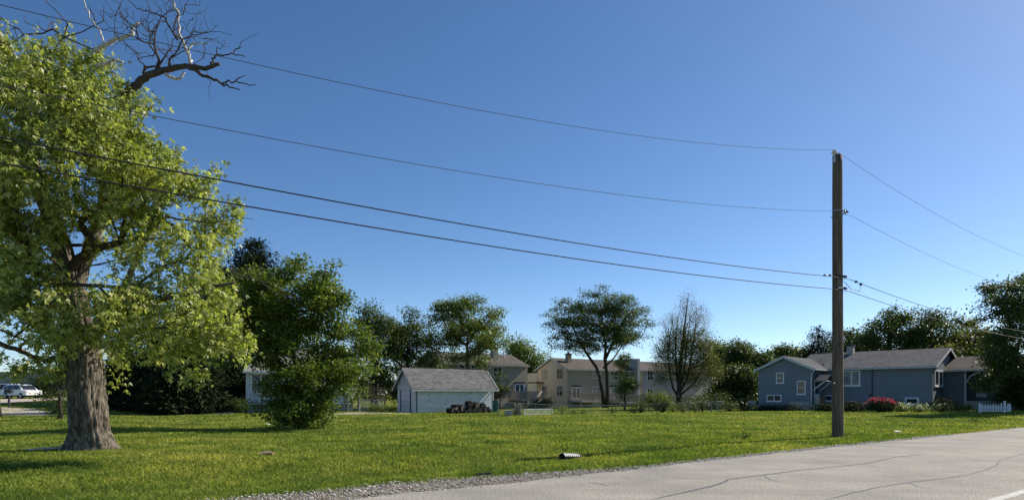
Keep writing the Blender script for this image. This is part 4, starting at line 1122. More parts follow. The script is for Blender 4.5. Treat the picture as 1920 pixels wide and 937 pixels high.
# ------------------------------------------------------------------ the big maple
def big_maple():
    Y = 18.3; g = gp(170, Y); g.z -= .03
    root = thing('maple_tree', 'huge old maple with furrowed trunk, yellow-green leaves and bare dead limbs on top', 'tree', g)
    tp = [(171, 849), (170, 836), (168, 815), (167, 790), (165, 760), (163, 725), (158, 690), (150, 650), (143, 605), (137, 560), (128, 510), (115, 460), (100, 420), (88, 370)]
    tr = [.69, .60, .53, .50, .485, .475, .465, .46, .40, .35, .30, .24, .18, .12]
    P = [Vector(pt(a, b, Y)) for a, b in tp]; P[0] = Vector((P[0].x, Y, g.z-.05))
    # denser samples
    Q = []; RR = []
    for i in range(len(P)-1):
        k = 14 if i < 8 else 6
        for j in range(k):
            f = j/k; f2 = f*f*(3-2*f); Q.append(P[i].lerp(P[i+1], f)); RR.append(tr[i]+(tr[i+1]-tr[i])*f)
    Q.append(P[-1]); RR.append(tr[-1])
    def dispf(q, i, k, dr):
        a = math.atan2(dr.y, dr.x)
        zz = q.z-g.z
        rid = mnoise.noise(Vector((math.cos(a)*5.5, math.sin(a)*5.5, q.z*1.1)))
        rid2 = abs(mnoise.noise(Vector((math.cos(a)*11, math.sin(a)*11, q.z*2.3+5))))
        fl = max(0, 1-zz/.55); root_ = (max(0, math.cos(a*2.5+.6))**2)*.20*fl**1.6
        return rid*.07-rid2*.075+root_+(.06*mnoise.noise(Vector((math.cos(a)*1.5, math.sin(a)*1.5, q.z*.7+9))))*(RR[i]/.5)
    mb = MB(); mb.tube(Q, RR, 96, True, dispf)
    def limb(pts, r0, r1, mbx, n=10, Yo=0, wig=.02):
        k = len(pts); V = []
        for i, p in enumerate(pts):
            yo = Yo*i/(k-1) if not isinstance(Yo, (list, tuple)) else Yo[i]
            V.append(pt(p[0], p[1], Y+yo))
        W_ = []; R_ = []
        for i in range(k-1):
            for j in range(4):
                f = j/4; q = V[i].lerp(V[i+1], f)
                if 0 < i or j: q = q+Vector((random.gauss(0, wig), random.gauss(0, wig), random.gauss(0, wig)))
                W_.append(q); R_.append(r0+(r1-r0)*(i+f)/(k-1))
        W_.append(V[-1]); R_.append(r1)
        mbx.tube(W_, R_, n); return W_
    limb([(150, 690), (122, 655), (92, 628), (60, 600), (20, 570), (-60, 520)], .24, .09, mb, 14, -1.5)
    limb([(160, 670), (185, 620), (222, 555), (255, 490), (280, 430), (296, 385), (310, 350)], .14, .015, mb, 12, -.4)
    limb([(137, 560), (165, 480), (190, 400), (205, 320), (228, 235), (240, 185)], .19, .11, mb, 12, 1.2)
    limb([(110, 450), (70, 350), (50, 250), (38, 180), (15, 110), (-10, 60)], .2, .06, mb, 10, -.8)
    limb([(150, 640), (215, 600), (300, 560), (380, 540), (440, 530)], .16, .03, mb, 8, -2.5)
    limb([(60, 668), (33, 656), (12, 648), (-30, 630)], .06, .07, mb, 8, -1)
    limb([(112, 672), (85, 676), (60, 668), (33, 656), (43, 643), (56, 632)], .08, .03, mb, 8, -1)
    build(mb, 'trunk', M['barkbig'], root, True)
    # long thin boughs reaching right
    mb = MB()
    limb([(270, 400), (300, 404), (330, 428), (362, 472), (400, 505), (440, 512), (500, 530)], .06, .015, mb, 6, -.5)
    limb([(290, 404), (350, 412), (400, 420), (425, 405), (475, 411)], .035, .006, mb, 5, .3)
    limb([(400, 418), (424, 400), (430, 375)], .012, .004, mb, 4); limb([(440, 512), (432, 490), (424, 470)], .02, .006, mb, 4)
    limb([(440, 512), (470, 500), (498, 497)], .02, .006, mb, 4); limb([(480, 524), (520, 550), (560, 560)], .015, .005, mb, 4)
    limb([(210, 640), (170, 665), (130, 672)], .02, .006, mb, 4, -2.2); limb([(150, 640), (110, 655), (85, 660)], .02, .006, mb, 4, -2)
    build(mb, 'bough', M['deadwood'], root)
    # dead limb against the sky
    mb = MB(); Yd = Y
    limb([(228, 190), (245, 168), (262, 154), (285, 139), (318, 129), (350, 124), (385, 129), (412, 120)], .13, .05, mb, 8, 0, .012)
    limb([(350, 125), (375, 138), (402, 150), (424, 162), (450, 168)], .06, .015, mb, 6)
    limb([(416, 158), (426, 153), (442, 153), (462, 158), (480, 160)], .03, .01, mb, 5); limb([(442, 153), (447, 146), (461, 141)], .022, .009, mb, 5)
    limb([(396, 121), (399, 109), (410, 103), (436, 102), (460, 107)], .035, .012, mb, 5); limb([(404, 106), (409, 92), (420, 84)], .02, .007, mb, 4)
    limb([(437, 102), (441, 93), (454, 90)], .02, .007, mb, 4); limb([(441, 93), (455, 76), (486, 62)], .014, .005, mb, 4)
    limb([(270, 142), (269, 130), (278, 126), (298, 127)], .04, .03, mb, 6); limb([(300, 130), (306, 110), (322, 88), (330, 65)], .035, .008, mb, 5)
    limb([(388, 134), (394, 160), (392, 184)], .01, .004, mb, 4)
    limb([(333, 75), (310, 32), (285, 25), (258, 15), (230, -10)], .03, .008, mb, 5); limb([(345, 90), (365, 55), (372, 20)], .014, .004, mb, 4)
    limb([(365, 60), (400, 60), (440, 67)], .014, .004, mb, 4)
    limb([(274, 131), (262, 110), (235, 82), (205, 50), (178, 18)], .02, .005, mb, 5)
    dead = build(mb, 'dead_limb', M['deadwood'], root, True)
    mb = MB()
    limb([(358, 120), (355, 105), (346, 84), (336, 60), (334, 28), (324, 0), (318, -25)], .045, .02, mb, 6)
    limb([(352, 100), (356, 86), (372, 80), (392, 82)], .03, .012, mb, 5)
    limb([(178, 99), (196, 86), (216, 74), (234, 69), (248, 65), (247, 51), (262, 45)], .07, .03, mb, 7)
    limb([(180, 125), (200, 120), (213, 113), (231, 117)], .06, .035, mb, 7)
    limb([(310, 139), (328, 148), (338, 147), (346, 135)], .05, .03, mb, 6)
    limb([(196, 80), (186, 57), (168, 35), (160, 10), (150, -20)], .03, .012, mb, 5)
    limb([(-20, 45), (5, 72), (25, 98), (40, 130), (55, 155)], .07, .05, mb, 7, -1.3)
    build(mb, 'bleached_limb', M['bleached'], root, True)
    # cloud of dead twigs
    base = [pt(a, b, Y) for a, b in ((240, 175), (262, 155), (290, 138), (318, 129), (350, 124), (385, 129), (405, 122))]
    T = blobpts([(320, 70, 62, 55, 0, 1.0), (290, 40, 55, 45, 0, 1.0), (365, 40, 50, 45, .2, .9), (250, 70, 50, 45, 0, .8), (400, 75, 30, 28, 0, .6), (330, 0, 70, 30, 0, 1), (230, 20, 40, 35, 0, .7)], 330, Y, 2)
    NN, par, wt, nt_ = skeleton([tuple(b) for b in base], None, T, .10, .25, .05, .4)
    V, lo, co = branchmesh(NN, par, wt, nt_, .05, .0055, .45, trunkr=np.array([.04]*nt_), sides=4, skip=nt_)
    link('twigs', rawmesh('twigs', V-np.array(g), lo, co), M['deadwood'], dead)
    base = [pt(a, b, Y) for a, b in ((60, 140), (95, 100), (120, 70), (180, 95), (215, 74), (245, 62))]
    T = blobpts([(100, 30, 30, 40, 0, .5), (135, 40, 20, 25, 0, .5), (240, 30, 30, 25, 0, .5), (70, 40, 25, 30, 0, .5), (190, 30, 30, 30, 0, .5), (20, 60, 30, 30, 0, .5), (205, 115, 30, 12, 0, .3)], 42, Y, 2)
    NN, par, wt, nt_ = skeleton([tuple(b) for b in base], None, T, .10, .25, .05, .4)
    V, lo, co = branchmesh(NN, par, wt, nt_, .04, .007, .45, trunkr=np.array([.02]*nt_), sides=4, skip=0)
    link('twigs', rawmesh('twigs', V-np.array(g), lo, co), M['deadwood'], dead)
    # crown: upper, middle and lower masses, each hung in its own place
    B = [(40, 130, 90, 60, -.5), (110, 130, 60, 45, 0), (150, 160, 60, 45, .5), (205, 190, 50, 35, 0), (60, 210, 110, 70, -1.5), (170, 240, 85, 55, -.8), (232, 210, 38, 40, .3), (10, 300, 90, 90, -2),
         (240, 290, 62, 42, 0), (110, 310, 100, 60, -2), (320, 318, 50, 26, 0), (290, 350, 70, 34, -.6), (352, 345, 30, 18, 0), (-90, 200, 110, 130, 0), (-100, 420, 120, 120, 0),
         (30, 410, 75, 60, -1.8), (200, 390, 60, 45, -.5), (250, 420, 60, 35, -.5), (340, 388, 45, 14, .2), (395, 408, 38, 13, .5), (408, 425, 30, 9, .3), (30, 500, 65, 50, -1.5), (235, 480, 55, 35, 1), (320, 500, 65, 32, -1),
         (355, 545, 50, 34, -1.6), (382, 575, 32, 28, -2), (408, 600, 18, 16, -2), (290, 570, 65, 40, -1.5), (215, 590, 50, 35, -2), (40, 575, 70, 45, -1.8), (-40, 560, 60, 60, 0), (240, 640, 45, 22, -2.2), (330, 640, 55, 22, -2), (390, 612, 42, 28, -2.4), (408, 625, 20, 20, -2.6),
         (402, 648, 20, 12, -2.4), (360, 652, 34, 13, -2.2), (280, 620, 50, 20, -2), (110, 625, 60, 22, -2.4), (140, 590, 45, 22, -2.4), (135, 520, 30, 26, -2), (120, 470, 36, 22, -1.8), (60, 640, 25, 10, -1.5), (165, 660, 40, 12, -2), (215, 700, 22, 40, .5), (60, 690, 28, 10, -.6), (150, 560, 45, 28, 1.6), (60, 340, 60, 40, 2.2), (200, 330, 50, 40, 2.4), (130, 240, 60, 40, 2.4)]
    T = cluster(blobpts(B, 1420, Y, 2.4), 4, .26, 1.25)
    T = T[T[:, 2] > 1.9]
    # leave the fork of the trunk open to view
    pxs = 960+F*T[:, 0]/T[:, 1]; pys = HY-F*(T[:, 2]-EYE)/T[:, 1]
    hole = (np.abs(pxs-132+(pys-540)*-.10) < 34) & (pys > 440) & (pys < 625) & (T[:, 1] < Y+.4)
    T = T[~(hole & (RNG.uniform(size=len(T)) > .7))]
    base = [(g.x, Y, g.z), tuple(pt(150, 650, Y)), tuple(pt(140, 580, Y)), tuple(pt(128, 510, Y)), tuple(pt(115, 460, Y)), tuple(pt(88, 370, Y))]
    NN, par, wt, nt_ = skeleton(base, None, T, .12, .35, .12, .7)
    V, lo, co = branchmesh(NN, par, wt, nt_, .24, .007, .5, trunkr=np.array([.3, .3, .28, .22, .16, .1]), sides=6, skip=nt_)
    link('branches', rawmesh('branches', V-np.array(g), lo, co), M['deadwood'], root, True)
    foliage('crown', T, M['lf_maple'], root, 38, .135, .13, shape='maple', droop=.9, flat=1.1, upb=.25)
big_maple()
# debris near the trunk
g = gp(88, 18.0); mb = MB()
for k in range(7):
    x = PX(52+k*11, 17.8)+random.uniform(-.05, .05); y = 17.75+k*.07+random.uniform(-.05, .05)
    mb.bar((x, y, H(x, y)+.05), (x+random.uniform(.25, .4), y+random.uniform(.02, .1), H(x, y)+.06+random.uniform(0, .05)), .10, .045)
mb.bar(pt(110, 844, 17.9), pt(116, 835, 17.9), .03)
tag(build(mb, 'fallen_bark', M['bleached'], None, False, g), 'bleached strip of fallen bark in the grass left of the big trunk', 'bark')
g = ghit(500, 853); root = thing('paper_scrap', 'small crumpled cream and rust scrap lying in the lawn', 'litter', g)
mb = MB(); vs = [(-.26,0,.02), (-.12,.03,.06), (0,.05,.10), (.1,.03,.08), (.24,0,.02), (.2,-.06,.02), (0,-.08,.03), (-.2,-.06,.015), (0,0,.0)]
mb.add([(g.x+a, g.y+b, g.z+.03+c) for a, b, c in vs], [(0,1,2,8), (2,3,4,8), (4,5,6,8), (6,7,0,8)]); build(mb, 'paper', M['cream'], root)
mb = MB(); mb.box((g.x+.05, g.y-.10, g.z+.045), (.3,.04,.05)); build(mb, 'rusty_fold', M['terracotta'], root)
for (px, py, lb) in ((1683, 811, 'small white scrap in the verge right of the pole'), (502, 797, 'tiny pale scrap in the shade left of the shrubby tree base'), ):
    g = ghit(px, py); mb = MB(); mb.add([(g.x-.12, g.y, g.z+.05), (g.x+.14, g.y-.03, g.z+.05), (g.x+.1, g.y+.08, g.z+.09), (g.x-.08, g.y+.06, g.z+.10)], [(0,1,2,3)])
    mb.add([(g.x-.12, g.y, g.z+.045), (g.x+.14, g.y-.03, g.z+.045), (g.x+.1, g.y+.08, g.z+.085), (g.x-.08, g.y+.06, g.z+.095)], [(3,2,1,0)])
    tag(build(mb, 'paper_scrap', M['white'], None, False, g), lb, 'litter')

# ------------------------------------------------------------------ the other trees
# multi-stemmed shrubby tree
def bush_tree():
    Y = 32; g = gp(562, Y); g.z -= .05
    root = thing('shrubby_tree', 'bushy multi-stemmed green tree standing alone in the lawn before the white house', 'tree', g)
    B = [(553, 505, 9, 22), (535, 525, 18, 20), (573, 525, 12, 22), (603, 525, 8, 20), (628, 515, 9, 17), (600, 555, 35, 30), (640, 560, 14, 20), (540, 565, 50, 30), (490, 560, 40, 30), (455, 545, 20, 25), (470, 610, 46, 34), (545, 620, 70, 32), (620, 605, 40, 28), (655, 630, 34, 26), (685, 650, 20, 26), (665, 690, 36, 26),
         (610, 665, 46, 26), (645, 730, 32, 20), (595, 735, 34, 24), (575, 690, 34, 26), (505, 650, 44, 18), (425, 590, 26, 40), (425, 640, 22, 18), (545, 745, 30, 16), (570, 790, 40, 9), (600, 782, 34, 12), (540, 788, 26, 8), (530, 768, 38, 10), (490, 764, 24, 6), (575, 775, 26, 12), (612, 768, 20, 10), (445, 560, 28, 34), (455, 620, 32, 28), (500, 530, 22, 22), (697, 690, 12, 13), (480, 668, 44, 14), (525, 688, 28, 12), (600, 702, 46, 24), (428, 668, 24, 18), (640, 700, 40, 24)]
    B = [q+(random.uniform(-2.2, 2.2), 1.2) for q in B]+[(520, 715, 34, 22, -1, .8), (545, 750, 46, 18, -1, .8), (600, 740, 46, 24, -1.2, .8), (530, 640, 60, 30, -1, 1), (570, 600, 60, 40, 0, 1.2), (480, 600, 44, 40, 1, 1), (640, 690, 40, 30, 1, 1), (575, 545, 40, 30, 0, 1)]
    T = cluster(blobpts(B, 1750, Y, 2.8), 5, .25, .7); T[:, 2] = np.maximum(T[:, 2], g.z+.3)
    mb = MB(); stems = []
    for i, (ex, ey) in enumerate(((545, 560), (600, 600), (500, 610), (640, 680), (580, 640), (470, 700), (530, 690))):
        a = Vector((g.x+random.uniform(-.35, .35), Y+random.uniform(-.3, .3), g.z)); b = pt(ex, ey, Y+random.uniform(-1, 1))
        m1 = a.lerp(b, .35)+Vector((0, 0, .25)); m2 = a.lerp(b, .7)+Vector((random.uniform(-.1,.1), 0, .2))
        mb.tube([a, m1, m2, b], [.085, .065, .045, .015], 7)
    build(mb, 'trunk', M['bark'], root, True)
    NN, par, wt, nt_ = skeleton([(g.x, Y, g.z), (g.x, Y, g.z+.5), (g.x-.05, Y, g.z+1.1), (g.x, Y, g.z+2), (g.x+.05, Y, g.z+3)], None, T, .1, .45, .15, .7)
    V, lo, co = branchmesh(NN, par, wt, nt_, .12, .008, .5, trunkr=np.array([.1, .1, .09, .08, .06]), skip=1)
    link('branches', rawmesh('branches', V-np.array(g), lo, co), M['bark'], root)
    foliage('crown', T, M['lf_bush'], root, 38, .17, .135, droop=.2, flat=.6, upb=.8, asp=.75)
    return root
bush_tree()
bg = 'trees around the lawn'
tree('broadleaf_tree', 'small leaning dark tree left of the big trunk, beside the driveway', 'tree', 112, 41, [(108, 700, 26, 22), (85, 690, 18, 14), (118, 735, 22, 26), (75, 722, 14, 12), (80, 745, 20, 8), (115, 765, 14, 10), (128, 700, 18, 30)], 110, 26, .22, .12, 'lf_dark', .13, bg)
# tree whose trunk just enters the frame at the left
tree('broadleaf_tree', 'tree at the left frame edge of which only the trunk edge shows', 'tree', -8, 46, [(-90, 560, 70, 50), (-130, 500, 80, 60), (-150, 600, 70, 40)], 120, 30, .4, .16, 'lf_mid', .32, bg)
# dark evergreens behind the maple
for (lb, px, Y, top, hw, n) in (('dark spruce with the tall narrow top above the shrubby tree', 478, 74, 450, 150, 0), ('dark spruce left of the tall one, behind the maple boughs', 415, 70, 500, 130, 0), ('dark spruce low behind the middle of the maple crown', 352, 56, 560, 72, 0),
                             ('broad dark spruce right of the maple trunk', 300, 60, 612, 60, 0), ('low dark spruce at the edge of the white annex', 236, 62, 640, 42, 0), ('dark spruce filling in behind the white house porch', 395, 66, 590, 70, 0)):
    spruce(lb, px, Y, top, hw, group='dark spruces behind the big maple', per=44, size=.45, spread=.4, pw=.62 if Y > 68 else .8)
shrub('hedge', 'low black-green hedge under the spruces, left part', 290, 63, 110, 60, 'lf_spruce', 150, 50, .22, .3, 'hedges under the spruces', 'hedge')
shrub('hedge', 'low black-green hedge under the spruces beside the dark porch', 385, 64, 120, 66, 'lf_spruce', 170, 50, .22, .3, 'hedges under the spruces', 'hedge')
# behind the garage
tree('broadleaf_tree', 'slender dark tree just right of the shrubby tree crown', 'tree', 705, 70, [(697, 590, 20, 24), (715, 610, 28, 30), (690, 630, 35, 40), (710, 670, 40, 40), (700, 720, 35, 30)], 210, 34, .5, .24, 'lf_dark', .22, bg)
tree('broadleaf_tree', 'dark full tree rising behind the left end of the garage', 'tree', 765, 73, [(755, 605, 30, 26), (790, 610, 22, 22), (735, 625, 25, 25), (770, 650, 55, 40), (740, 690, 50, 35), (800, 690, 40, 35), (765, 640, 40, 35), (820, 660, 20, 25), (760, 735, 50, 24)], 340, 36, .5, .24, 'lf_dark', .3, bg)
tree('broadleaf_tree', 'tall rounded light green tree behind the garage roof', 'tree', 877, 70, [(862, 575, 30, 20), (880, 595, 60, 32), (830, 590, 30, 22), (840, 625, 42, 32), (915, 600, 28, 26), (920, 635, 30, 28), (880, 640, 55, 30), (870, 668, 40, 16), (900, 675, 30, 16), (800, 600, 12, 14), (825, 660, 25, 20), (948, 652, 14, 10)], 380, 34, .42, .23, 'lf_mid', .3, bg, trunk_top=8)
tree('broadleaf_tree', 'green treetop beyond the gap between the two townhouses', 'tree', 985, 130, [(985, 668, 36, 22), (960, 655, 28, 20), (1005, 665, 18, 16), (940, 640, 14, 12), (990, 700, 40, 26)], 200, 36, 1.0, .45, 'lf_mid', .4, bg)
# locust with layered flat crown and a forked trunk
def locust():
    Y = 81; g = gp(1132, Y); g.z -= .05
    root = thing('locust_tree', 'spreading tree with forked dark trunk and flat layered crown before the beige townhouse', 'tree', g)
    B = [(1120, 553, 26, 12), (1150, 560, 45, 12), (1105, 570, 55, 14), (1170, 575, 34, 13), (1060, 578, 28, 12), (1200, 582, 30, 7), (1040, 600, 22, 9), (1075, 605, 40, 16), (1130, 595, 55, 18), (1180, 605, 34, 12), (1215, 574, 14, 5), (1028, 588, 10, 4), (1050, 632, 28, 12), (1095, 630, 36, 16), (1150, 622, 38, 12),
         (1192, 625, 20, 9), (1070, 655, 24, 10), (1045, 650, 18, 9), (1175, 642, 22, 8), (1140, 648, 26, 8), (1105, 655, 14, 8), (1200, 608, 18, 6), (1115, 612, 40, 14), (1165, 590, 30, 10)]
    T = cluster(blobpts([b+(random.uniform(-2, 2), 2.2) for b in B+[(1125, 580, 60, 20), (1125, 618, 60, 20), (1070, 640, 36, 20), (1105, 648, 30, 12), (1165, 638, 40, 16), (1060, 610, 34, 16), (1130, 636, 50, 18), (1095, 590, 50, 24), (1160, 600, 46, 24)]], 1350, Y, 2.0), 4, .5, .45)
    mb = MB()
    P = lambda L_: [pt(a, b, Y) for a, b in L_]
    A = P([(1133, 762), (1129, 735), (1124, 705), (1118, 688), (1104, 668), (1086, 640), (1075, 615), (1068, 595)]); A[0].z = g.z
    mb.tube(A, [.26, .22, .20, .19, .16, .13, .10, .05], 10)
    A = P([(1138, 762), (1139, 730), (1138, 700), (1134, 672), (1136, 650), (1130, 615), (1128, 580)]); A[0].z = g.z; mb.tube(A, [.27, .23, .21, .20, .16, .12, .05], 10)
    mb.tube(P([(1134, 675), (1146, 650), (1160, 620), (1172, 595)]), [.2, .16, .12, .05], 8); mb.tube(P([(1131, 690), (1150, 672), (1165, 650), (1185, 630)]), [.14, .1, .07, .04], 8)
    mb.tube(P([(1086, 640), (1066, 636), (1050, 620)]), [.12, .09, .04], 8)
    build(mb, 'trunk', M['bark'], root, True)
    NN, par, wt, nt_ = skeleton([tuple(p) for p in P([(1134, 700), (1136, 672), (1134, 650), (1132, 630), (1130, 612), (1128, 590)])], None, T, .12, .3, .1, 1.0)
    V, lo, co = branchmesh(NN, par, wt, nt_, .18, .016, .5, trunkr=np.array([.25]*6), skip=nt_)
    link('branches', rawmesh('branches', V-np.array(g), lo, co), M['bark'], root)
    foliage('crown', T, M['lf_locust'], root, 34, .30, .2, droop=.25, flat=.45, upb=1.0, asp=.55)
    mb = MB(); A = P([(1176, 642), (1192, 648), (1203, 652), (1208, 660)]); mb.tube(A, [.05, .03, .02, .01], 4); mb.tube(P([(1192, 648), (1204, 640), (1212, 628)]), [.03, .015, .008], 4); build(mb, 'bare_twig', M['bark'], root)
locust()
tree('columnar_tree', 'slim upright young tree between the locust and the sparse tree', 'tree', 1172, 68, [(1172, 685, 11, 22), (1173, 715, 14, 26), (1171, 735, 10, 16), (1172, 667, 6, 8)], 110, 30, .22, .17, 'lf_mid', .12, bg)
# sparse upright tree with reddish top
def sparse_tree():
    Y = 72; g = gp(1272, Y); g.z -= .05
    root = thing('sparse_tree', 'upright tree with many ascending bare limbs, thin leaves and a reddish top', 'tree', g)
    B = [(1290, 565, 16, 20), (1285, 600, 34, 32), (1315, 600, 18, 28), (1255, 610, 18, 26), (1285, 650, 50, 34), (1245, 660, 22, 30), (1320, 650, 20, 34)]
    L2 = [(1310, 665, 34, 30), (1320, 700, 36, 26), (1245, 690, 28, 24), (1285, 690, 36, 24), (1335, 690, 20, 16), (1300, 720, 26, 10), (1240, 715, 14, 12), (1285, 640, 38, 26)]
    T1 = blobpts(B, 520, Y, 2.0); T2 = blobpts(L2, 380, Y, 2.0)
    T = np.concatenate([T1, T2])
    mb = MB()
    P = lambda L_: [pt(a, b, Y) for a, b in L_]
    A = P([(1272, 762), (1273, 735), (1275, 690), (1280, 640), (1285, 600), (1290, 560)]); A[0].z = g.z; mb.tube(A, [.36, .28, .22, .16, .1, .03], 10)
    for L_ in ([(1273, 745), (1262, 728), (1256, 700), (1252, 650), (1262, 600)], [(1273, 738), (1288, 710), (1296, 670), (1303, 620), (1306, 580)], [(1274, 728), (1282, 700), (1288, 640), (1296, 590)], [(1273, 735), (1268, 690), (1266, 640), (1272, 590)], [(1273, 742), (1300, 720), (1318, 690), (1322, 640)]):
        mb.tube(P(L_), [.15, .12, .09, .06, .025][:len(L_)] if len(L_) == 5 else [.13, .1, .07, .03], 7)
    build(mb, 'trunk', M['bark'], root, True)
    NN, par, wt, nt_ = skeleton([tuple(p) for p in P([(1272, 750), (1273, 735), (1274, 715), (1275, 690), (1277, 665), (1280, 640), (1283, 615), (1286, 595)])], None, T, .05, .75, .02, .9)
    V, lo, co = branchmesh(NN, par, wt, nt_, .22, .014, .5, trunkr=np.array([.2]*8), skip=nt_)
    link('branches', rawmesh('branches', V-np.array(g), lo, co), M['bark'], root)
    zz = PZ(620, Y); hi = T1[T1[:, 2] > zz]; lo_ = T1[T1[:, 2] <= zz]
    foliage('reddish_crown', hi, M['lf_red'], root, 26, .32, .13, droop=-.5, flat=1.1, asp=.35)
    foliage('crown', np.concatenate([lo_, T2]), M['lf_olive'], root, 40, .33, .17, droop=0, flat=.8, asp=.4)
sparse_tree()
shrub('shrub', 'bright yellow-green shrub in front of the pale grey townhouse', 1232, 66, 60, 40, 'lf_bright', 90, 34, .16, .26, 'shrubs along the chain-link fence')
tree('broadleaf_tree', 'small dark young tree at the right corner of the garage', 'tree', 937, 71, [(938, 708, 9, 8), (945, 722, 12, 7), (932, 722, 8, 7), (944, 735, 9, 5)], 34, 22, .2, .17, 'lf_dark', .09, bg, trunk_top=2.6)
# right background
for (lb, px, Y, B, n, lf) in (
    ('loose grey-green tree right of the sparse tree', 1350, 92, [(1350, 665, 22, 24), (1340, 690, 20, 22), (1362, 690, 18, 30)], 120, 'lf_mid'),
    ('dark rounded tree left of the blue house, tallest there', 1392, 88, [(1392, 660, 26, 20), (1375, 675, 22, 22), (1405, 680, 24, 24), (1390, 700, 34, 26), (1400, 730, 36, 22)], 260, 'lf_dark'),
    ('olive thicket tree against the left corner of the blue house', 1372, 74, [(1368, 712, 28, 20), (1395, 715, 28, 22), (1380, 740, 38, 18), (1345, 740, 22, 16)], 240, 'lf_dark'),
    ('dark tree just left of the blue gable', 1420, 86, [(1420, 680, 24, 20), (1440, 672, 20, 18), (1405, 700, 26, 22), (1450, 680, 16, 14), (1415, 725, 24, 26)], 220, 'lf_dark'),
    ('low dark treetop above the blue gable peak', 1478, 92, [(1475, 665, 24, 14), (1500, 668, 22, 14), (1475, 650, 6, 12), (1455, 672, 14, 10)], 130, 'lf_dark'),
    ('dark rounded treetop right beside the utility pole', 1600, 92, [(1600, 640, 26, 20), (1625, 645, 26, 22), (1590, 660, 26, 14)], 160, 'lf_dark'),
    ('tall dark tree behind the blue roof, left of the pair', 1664, 88, [(1655, 600, 24, 18), (1680, 595, 18, 14), (1640, 625, 26, 22), (1675, 625, 34, 26), (1690, 645, 26, 20), (1640, 655, 30, 12)], 190, 'lf_dark'),
    ('tall dark tree behind the blue roof with an arching crown', 1745, 86, [(1735, 600, 34, 18), (1770, 603, 34, 16), (1720, 620, 24, 18), (1760, 625, 42, 20), (1800, 610, 22, 14), (1740, 645, 44, 16), (1790, 640, 36, 18)], 215, 'lf_dark'),
    ('sunlit yellow-green tree behind the right wing of the blue house', 1815, 80, [(1800, 645, 38, 18), (1830, 625, 24, 18), (1845, 655, 30, 24), (1780, 660, 26, 10)], 200, 'lf_olive')):
    tree('broadleaf_tree', lb, 'tree', px, Y, B, n, 34, .55, .3, lf, .3, bg)
spruce('dark pointed spruce behind the blue house, left of the utility pole', 1534, 88, 612, 46, group=bg, per=26, size=.36)
spruce('short dark spruce behind the blue house left wing', 1562, 94, 622, 36, group=bg, per=24, size=.36)
tree('maple_tree', 'large dark shade tree overhanging the porch at the right frame edge', 'tree', 1955, 53, [(1905, 752, 30, 14, 4, 1.2), (1935, 745, 40, 24, 3), (1905, 560, 22, 26), (1868, 545, 20, 14), (1880, 575, 30, 22), (1860, 600, 26, 16), (1920, 600, 40, 40), (1880, 625, 48, 22), (1850, 650, 26, 12), (1910, 660, 50, 40), (1862, 680, 34, 16), (1900, 705, 42, 28), (1850, 700, 18, 10), (1960, 640, 60, 80),
     (1960, 540, 50, 40), (1925, 510, 14, 14), (2030, 620, 60, 90), (1990, 720, 60, 40), (1905, 740, 36, 20), (1876, 735, 24, 18, 3, 1), (1850, 715, 14, 12), (1855, 665, 20, 16)], 1250, 32, .36, .2, 'lf_dark', .38, bg, trunk_top=8)
# distant belt of woods closing the horizon
def woods():
    C = []
    for k in range(2300):
        a = R(RNG.uniform(-50, 62)); d = RNG.uniform(175, 230)
        if -39 < math.degrees(a) < -30: continue
        x, y = math.sin(a)*d, math.cos(a)*d
        C.append((x, y, H(x, y)+RNG.uniform(0, 1)*(6.2+2*math.sin(a*23)+1.5*math.sin(a*61))))
    V, lo, co = leafmesh(np.array(C), 26, 1.5, 1.1, flat=.7)
    return rawmesh('distant_woods', V, lo, co)
tag(link('distant_woods', woods(), M['lf_dark']), 'far belt of dark woods closing the horizon', 'woods', None, 'stuff')
spruce('dark conifer beyond the lot at the far left', 82, 100, 700, 30, group=bg, per=14, size=.4)

